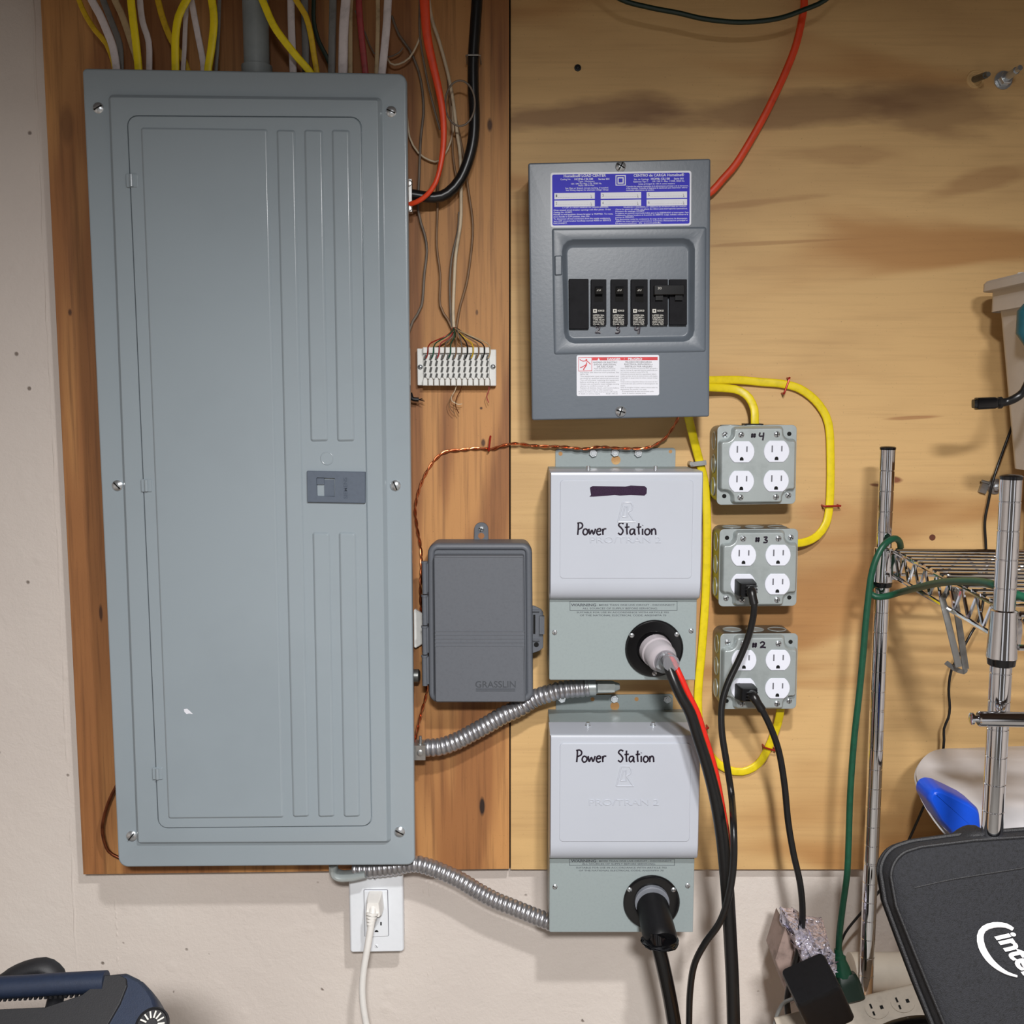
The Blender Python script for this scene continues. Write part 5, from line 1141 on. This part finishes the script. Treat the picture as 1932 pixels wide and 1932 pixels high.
# ------------------------------------------------------------------ laptop bag
bg = thing('laptop_bag', 'black nylon laptop bag with a white oval-ringed logo', 'bag', W(1900, 2050, -.62))
BP0 = W(1900, 1600, -.50); BN = V((-.10, -.90, .38)).normalized()
def onplane(px, py, p0, n):
    c0 = V((0, CY, CZ)); d = W(px, py, 0) - c0
    return c0 + d*((p0 - c0).dot(n)/d.dot(n))
fo = [(1682, 1645), (1700, 1612), (1740, 1600), (1840, 1588), (1960, 1580), (2100, 1580), (2200, 1620), (2230, 1700), (2230, 2080), (1880, 2090), (1822, 2010), (1785, 1932), (1755, 1860), (1722, 1780), (1694, 1710)]
def bpt(px, py, off=0.0, grow=0.0):
    c = (1950, 1850); v = V((px - c[0], py - c[1])); 
    if v.length > 0: v = v*(1 + grow/v.length)
    return onplane(c[0] + v.x, c[1] + v.y, BP0, BN) - BN*off

fo2 = [tuple(q) for q in rpoly(fo, 46, 6)]
mb = MB()
mb.loft([[bpt(a, b, .050, -8) for a, b in fo2], [bpt(a, b, .046, 8) for a, b in fo2], [bpt(a, b, .026, 14) for a, b in fo2], [bpt(a, b, .010, 10) for a, b in fo2], [bpt(a, b, .002, 3) for a, b in fo2], [bpt(a, b, 0, -3) for a, b in fo2],
         [bpt(a, b, -.004, -26) for a, b in fo2], [bpt(a, b, -.0045, -80) for a, b in fo2]], True, True)
mb.build('bag_body', M['bag'], bg, ang=80)
for off, gr, nm in ((.001, 2.5, 'piping'), (.020, 14.5, 'zipper'), (.034, 13.5, 'piping')):
    mb = MB(); tube(mb, [bpt(a, b, off, gr) for a, b in fo2] + [bpt(*fo2[0], off, gr)], .0016 if nm == 'piping' else .0024, 8); mb.build(nm, M['bagd'], bg)
mb = MB(); tube(mb, spline([bpt(1810, 1606, .024, 0), bpt(1826, 1590, .022, 8), bpt(1850, 1578, .02, 10), bpt(1868, 1580, .02, 8), bpt(1880, 1596, .024, 0)], .004), (.0035, .011), 12, flat=(0, 1, 0)); mb.build('carry_handle', M['bagd'], bg)
# logo: oval swoosh and letters, lying on the bag's face and turned with it
def lp(px, py, h=.0062): return bpt(px, py, -h)
mb = MB(); P = spline([lp(a, b) for a, b in ((1906, 1752), (1893, 1745), (1870, 1744), (1852, 1751), (1845, 1765), (1848, 1785), (1860, 1806), (1876, 1822), (1895, 1834), (1914, 1840))], .003)
tube(mb, P, (.0024, .0008), 8, flat=(0, 1, 0), rfun=lambda i, n: (.35 + .9*sin(pi*min(1, .12 + i/n*.9)), 1)); mb.build('logo_ring', M['logo'], bg)
vs_, fs_ = text_geo('intel', 'LEFT', .03, .012); mb = MB(); nrm = V((-.12, -.93, .34)).normalized()
o_px = V((1872, 1764)); ux = V((.60, .80)); uy = V((.96, -.22))       # baseline and letter-up directions on the bag's face, in the photograph's pixels
for_v = []
for v in vs_:
    q = o_px + ux*(v.x*54) + uy*(v.y*56); for_v.append(lp(q.x, q.y, .0056 + v.z*.02))
mb.add(for_v, fs_); mb.build('logo_lettering', M['logo'], bg, smooth=False)
mb = MB(); tube(mb, spline([bpt(1723, 1675, -.0042), bpt(1790, 1660, -.0046), bpt(1850, 1650, -.0046), bpt(1932, 1637, -.0046)], .005), (.0008, .0004), 6, flat=(0, 1, 0)); mb.build('seam', M['bagd'], bg)

# ------------------------------------------------------------------ lower shelf clutter
ps = thing('power_strip', 'beige power strip lying at a slant behind the laptop bag', 'power strip', W(1640, 1920, -.2))
a = W(1470, 1948, -.17); b = W(1800, 1868, -.17); ax = (b - a).normalized(); L = (b - a).length; nrm = V((0, -.55, .83)); nrm = (nrm - ax*nrm.dot(ax)).normalized(); sd = ax.cross(nrm)
def bar(mb, o, ax, sd, nr, l0, l1, s0, s1, n0, n1, r=.004):
    ring = rpoly([(s0, n0), (s1, n0), (s1, n1), (s0, n1)], r, 3)
    mb.loft([[o + ax*l + sd*u + nr*v for u, v in ring] for l in (l0, l1)], True, True)
mb = MB(); bar(mb, a, ax, sd, nrm, 0, L, -.020, .022, -.035, 0); mb.build('housing', M['beige'], ps)
for k, l in enumerate((.125, .158)):
    c = a + ax*(l + .0) ; ring = [(.0145*cos(2*pi*j/24), .0125*sin(2*pi*j/24)) for j in range(24)]
    mb = MB(); mb.loft([[c + ax*u + sd*v + nrm*h for u, v in ring] for h in (-.001, .0014)], False, True); o = mb.build('socket', M['beige'], ps)
    mb = MB()
    for u, v, w1, w2 in ((-.006, -.004, .0012, .003), (-.006, .005, .0012, .0025), (.006, 0, .002, .0022)): bar(mb, c, ax, sd, nrm, u - w1, u + w1, v - w2, v + w2, 0, .0018, .0002)
    mb.build('socket_slots', M['hole'], o, smooth=False)
mb = MB(); R = Matrix.Rotation(-.45, 3, 'Y') @ Matrix.Rotation(.35, 3, 'X'); c = W(1545, 1875, -.225)
for nm in (0,):
    ring = lambda s_, z_: [R @ V((x, y, z_)) + c for x, y in rpoly([(-.030*s_, -.026*s_), (.026*s_, -.026*s_), (.026*s_, .026*s_), (-.030*s_, .026*s_)], .005, 3)]
    mb.loft([ring(.95, -.034), ring(1, -.030), ring(1, .026), ring(.94, .032)], True, True)
tag(mb.build('power_adapter', M['black'], base=c), 'black block power adapter sitting on the beige power strip', 'power adapter')
mb = MB(); rings = []
fo_ = [(1488, 1742), (1512, 1745), (1535, 1760), (1568, 1762), (1576, 1790), (1574, 1815), (1580, 1840), (1556, 1880), (1528, 1890), (1516, 1850), (1500, 1800), (1490, 1770)]
rg = rpoly([xz(a_, b_, -.13) for a_, b_ in fo_], .004, 4)
for k in range(7):
    f_ = k/6; rings.append([V((x + random.uniform(-.0018, .0018), -.085 - .07*f_ + .02*(1 - abs(2*f_ - 1)) + random.uniform(-.002, .002), z + random.uniform(-.0018, .0018))) for x, z in inset(rg, .006*(f_**3)*3)])
cz_ = centroid(rg)
for s_ in (.75, .5, .25): rings.append([V((cz_[0] + (x - cz_[0])*s_ + random.uniform(-.003, .003), -.155 - .004*random.random(), cz_[1] + (z - cz_[1])*s_ + random.uniform(-.003, .003))) for x, z in rg])
mb.loft(rings, True, True); tag(mb.build('foil_bag', M['foil'], base=W(1535, 1885, -.13), ang=12), 'crumpled silver foil bag behind the black power adapter', 'foil bag')
mb = MB(); ring = [xz(a_, b_, -.10) for a_, b_ in ((1483, 1748), (1508, 1800), (1515, 1880), (1493, 1895), (1463, 1812))]; mb.plate(ring, -.05, -.10, .001); tag(mb.build('card_carton', M['card'], base=W(1490, 1895, -.1), smooth=False), 'dull pinkish carton edge left of the silver foil bag', 'carton')
mb = MB(); p = W(1605, 1835, -.06); q = W(1760, 1835, -.06); tube(mb, spline([p, p.lerp(q, .06), p.lerp(q, .5), q], .01), .026, 24, rfun=lambda i, n: .86 if i == 0 else 1); tag(mb.build('white_jug', M['jug'], base=(p + q)/2 - V((0, 0, .026))), 'white jug lying behind the far shelf post foot', 'jug')
mb = MB(); c = W(1730, 1965, -.30); tube(mb, spline([c + V((-.06, 0, -.01)), c + V((-.035, 0, .012)), c + V((0, 0, .022)), c + V((.04, 0, .018))], .005), .008, 14); tag(mb.build('black_hose', M['rubber'], base=c), 'black curved hose at the bottom edge under the power strip', 'hose')
cable('grey_cord', [(1455,1990,-.15),(1462,1932,-.15),(1470,1905,-.15),(1482,1890,-.15),(1500,1884,-.15),(1520,1880,-.16)], 7, M['greyc'], 'grey cord curling left of the black power adapter', 'cord', flat=False)
mb = MB().box((.30, -.35, .56), (.95, -.03, .60)); tag(mb.build('lower_shelf_board', M['bench'], base=(.62, -.2, .56), smooth=False), 'wooden lower shelf board below the frame edge', 'board')

# ------------------------------------------------------------------ power station at the lower left
pw = thing('power_station', 'navy and charcoal portable power station with a front carry bar', 'power station', V((-.42, -.60, .74)))
def Pf(a, b, y=-.45): return W(a, b, y)
YS = -.55
SP0 = W(200, 1834, YS); SN = V((0, -.66, .75)).normalized()
def fpt(px, py, off=0.0):
    c0 = V((0, CY, CZ)); d = W(px, py, 0) - c0; return c0 + d*((SP0 - c0).dot(SN)/d.dot(SN)) + SN*off
def cpx(pts, d):                                    # shrink a pixel outline
    return inset([(a, -b) for a, b in pts], d)
sil = [(-420, 1903), (0, 1903), (85, 1899), (120, 1889), (154, 1876), (192, 1852), (198, 1838), (239, 1833.5), (265, 1846), (282, 1864), (292, 1880), (300, 1908), (302, 1940), (303, 2010), (-420, 2010)]
rg = rpoly(sil, [11, 20, 20, 20, 20, 12, 11, 11, 14, 20, 20, 20, 20, 11, 11], 3)
def pr(pts, f_): return [f_(a, b) for a, b in pts]
ins = lambda d: [(a, -b) for a, b in cpx(rg, d)]
mb = MB(); mb.loft([pr(ins(9), lambda a, b: W(a, b, -.45)), pr(ins(3), lambda a, b: W(a, b, -.49)), pr(rg, lambda a, b: fpt(a, b, -.030)), pr(rg, lambda a, b: fpt(a, b, -.010)), pr(ins(3), lambda a, b: fpt(a, b, -.003)), pr(ins(9), lambda a, b: fpt(a, b, 0))], True, True)
mb.build('shell', M['navy'], pw, ang=50)
a = fpt(-415, 2006); b = fpt(299, 2006); c = W(-405, 1995, -.46); d = W(290, 1995, -.46)
q8 = [a, b, d, c]; mb = MB(); mb.loft([[V((p.x, p.y, .74)) for p in q8], [V((p.x, p.y + (.002 if i < 2 else 0), p.z)) for i, p in enumerate(q8)]], True, True); mb.build('lower_body', M['navy'], pw, smooth=False)
fp = [(-400, 1908), (0, 1906), (88, 1902), (156, 1879), (178, 1862), (190, 1842), (226, 1841), (240, 1848), (241, 1862), (228, 1895), (205, 1935), (188, 1980), (180, 2000), (-400, 2000)]
rg2 = rpoly(fp, 5, 3); i2 = [(a, -b) for a, b in cpx(rg2, 1.5)]
mb = MB(); mb.loft([pr(rg2, lambda a, b: fpt(a, b, -.004)), pr(rg2, lambda a, b: fpt(a, b, .0022)), pr(i2, lambda a, b: fpt(a, b, .003))], False, True); mb.build('front_panel', M['char'], pw, ang=50)
mb = MB(); y_ = YS - .004
tube(mb, spline([W(-330, 1877, y_), W(0, 1863, y_), W(100, 1857, y_), W(180, 1853, y_), W(200, 1852, y_)], .01), (.0090, .0090), 20, flat=(0, 1, 0)); hb_ = mb.build('carry_bar', M['navy'], pw)
mb = MB()
for k in range(34):
    p = W(-160 + k*9.6, 1881.5 - (k*9.6 - 160)*.055, y_); mb.box(p + V((-.0012, -.004, -.0018)), p + V((.0009, .004, .0018)))
mb.build('grip_teeth', M['char'], hb_, smooth=False)
vn = (fpt(270, 1930) - fpt(300, 1930)).cross(fpt(285, 1930) - fpt(285, 1950)).normalized(); vn = vn if vn.y < 0 else -vn
mb = MB(); vc = fpt(287, 1934); lathe(mb, vc - vn*.001, vn, [(0, .0140), (.0015, .0140), (.0030, .0127), (.0012, .0118)], 32); vent = mb.build('vent_ring', M['char'], pw)
mb = MB(); u_ = V((1, 0, 0)); w2 = vn.cross(u_).normalized(); cv_ = vc + vn*.0012
for k in range(14):
    an = k*2*pi/14 + .1; d_ = u_*cos(an) + w2*sin(an); s2 = vn.cross(d_)
    mb.loft([[cv_ + d_*q_ + s2*a_ + vn*h_ for a_, h_ in ((-.0006, 0), (.0006, 0), (.0006, .001), (-.0006, .001))] for q_ in (.005, .0105)], True, True)
mb.build('vent_slats', M['bprint'], vent, smooth=False)
y2 = YS + .06
mb = MB(); tube(mb, spline([W(-60, 1880, y2), W(0, 1856, y2), W(20, 1842, y2), W(48, 1829, y2), W(80, 1823, y2), W(100, 1833, y2), W(110, 1850, y2), W(106, 1880, y2), W(96, 1920, y2)], .006), (.0070, .010), 16, flat=(0, 1, 0)); mb.build('rear_handle', M['char'], pw)
mb = MB().box((-1.0, -.85, .70), (-.15, -.35, .74)); 
for x in (-.96, -.20):
    for y in (-.81, -.40): mb.box((x, y, 0), (x + .04, y + .04, .70))
tag(mb.build('work_table', M['bench'], base=(-.6, -.35, 0), smooth=False), 'low wooden table under the navy power station', 'table')

for o in bpy.data.objects:
    if '_b' in o: del o['_b']
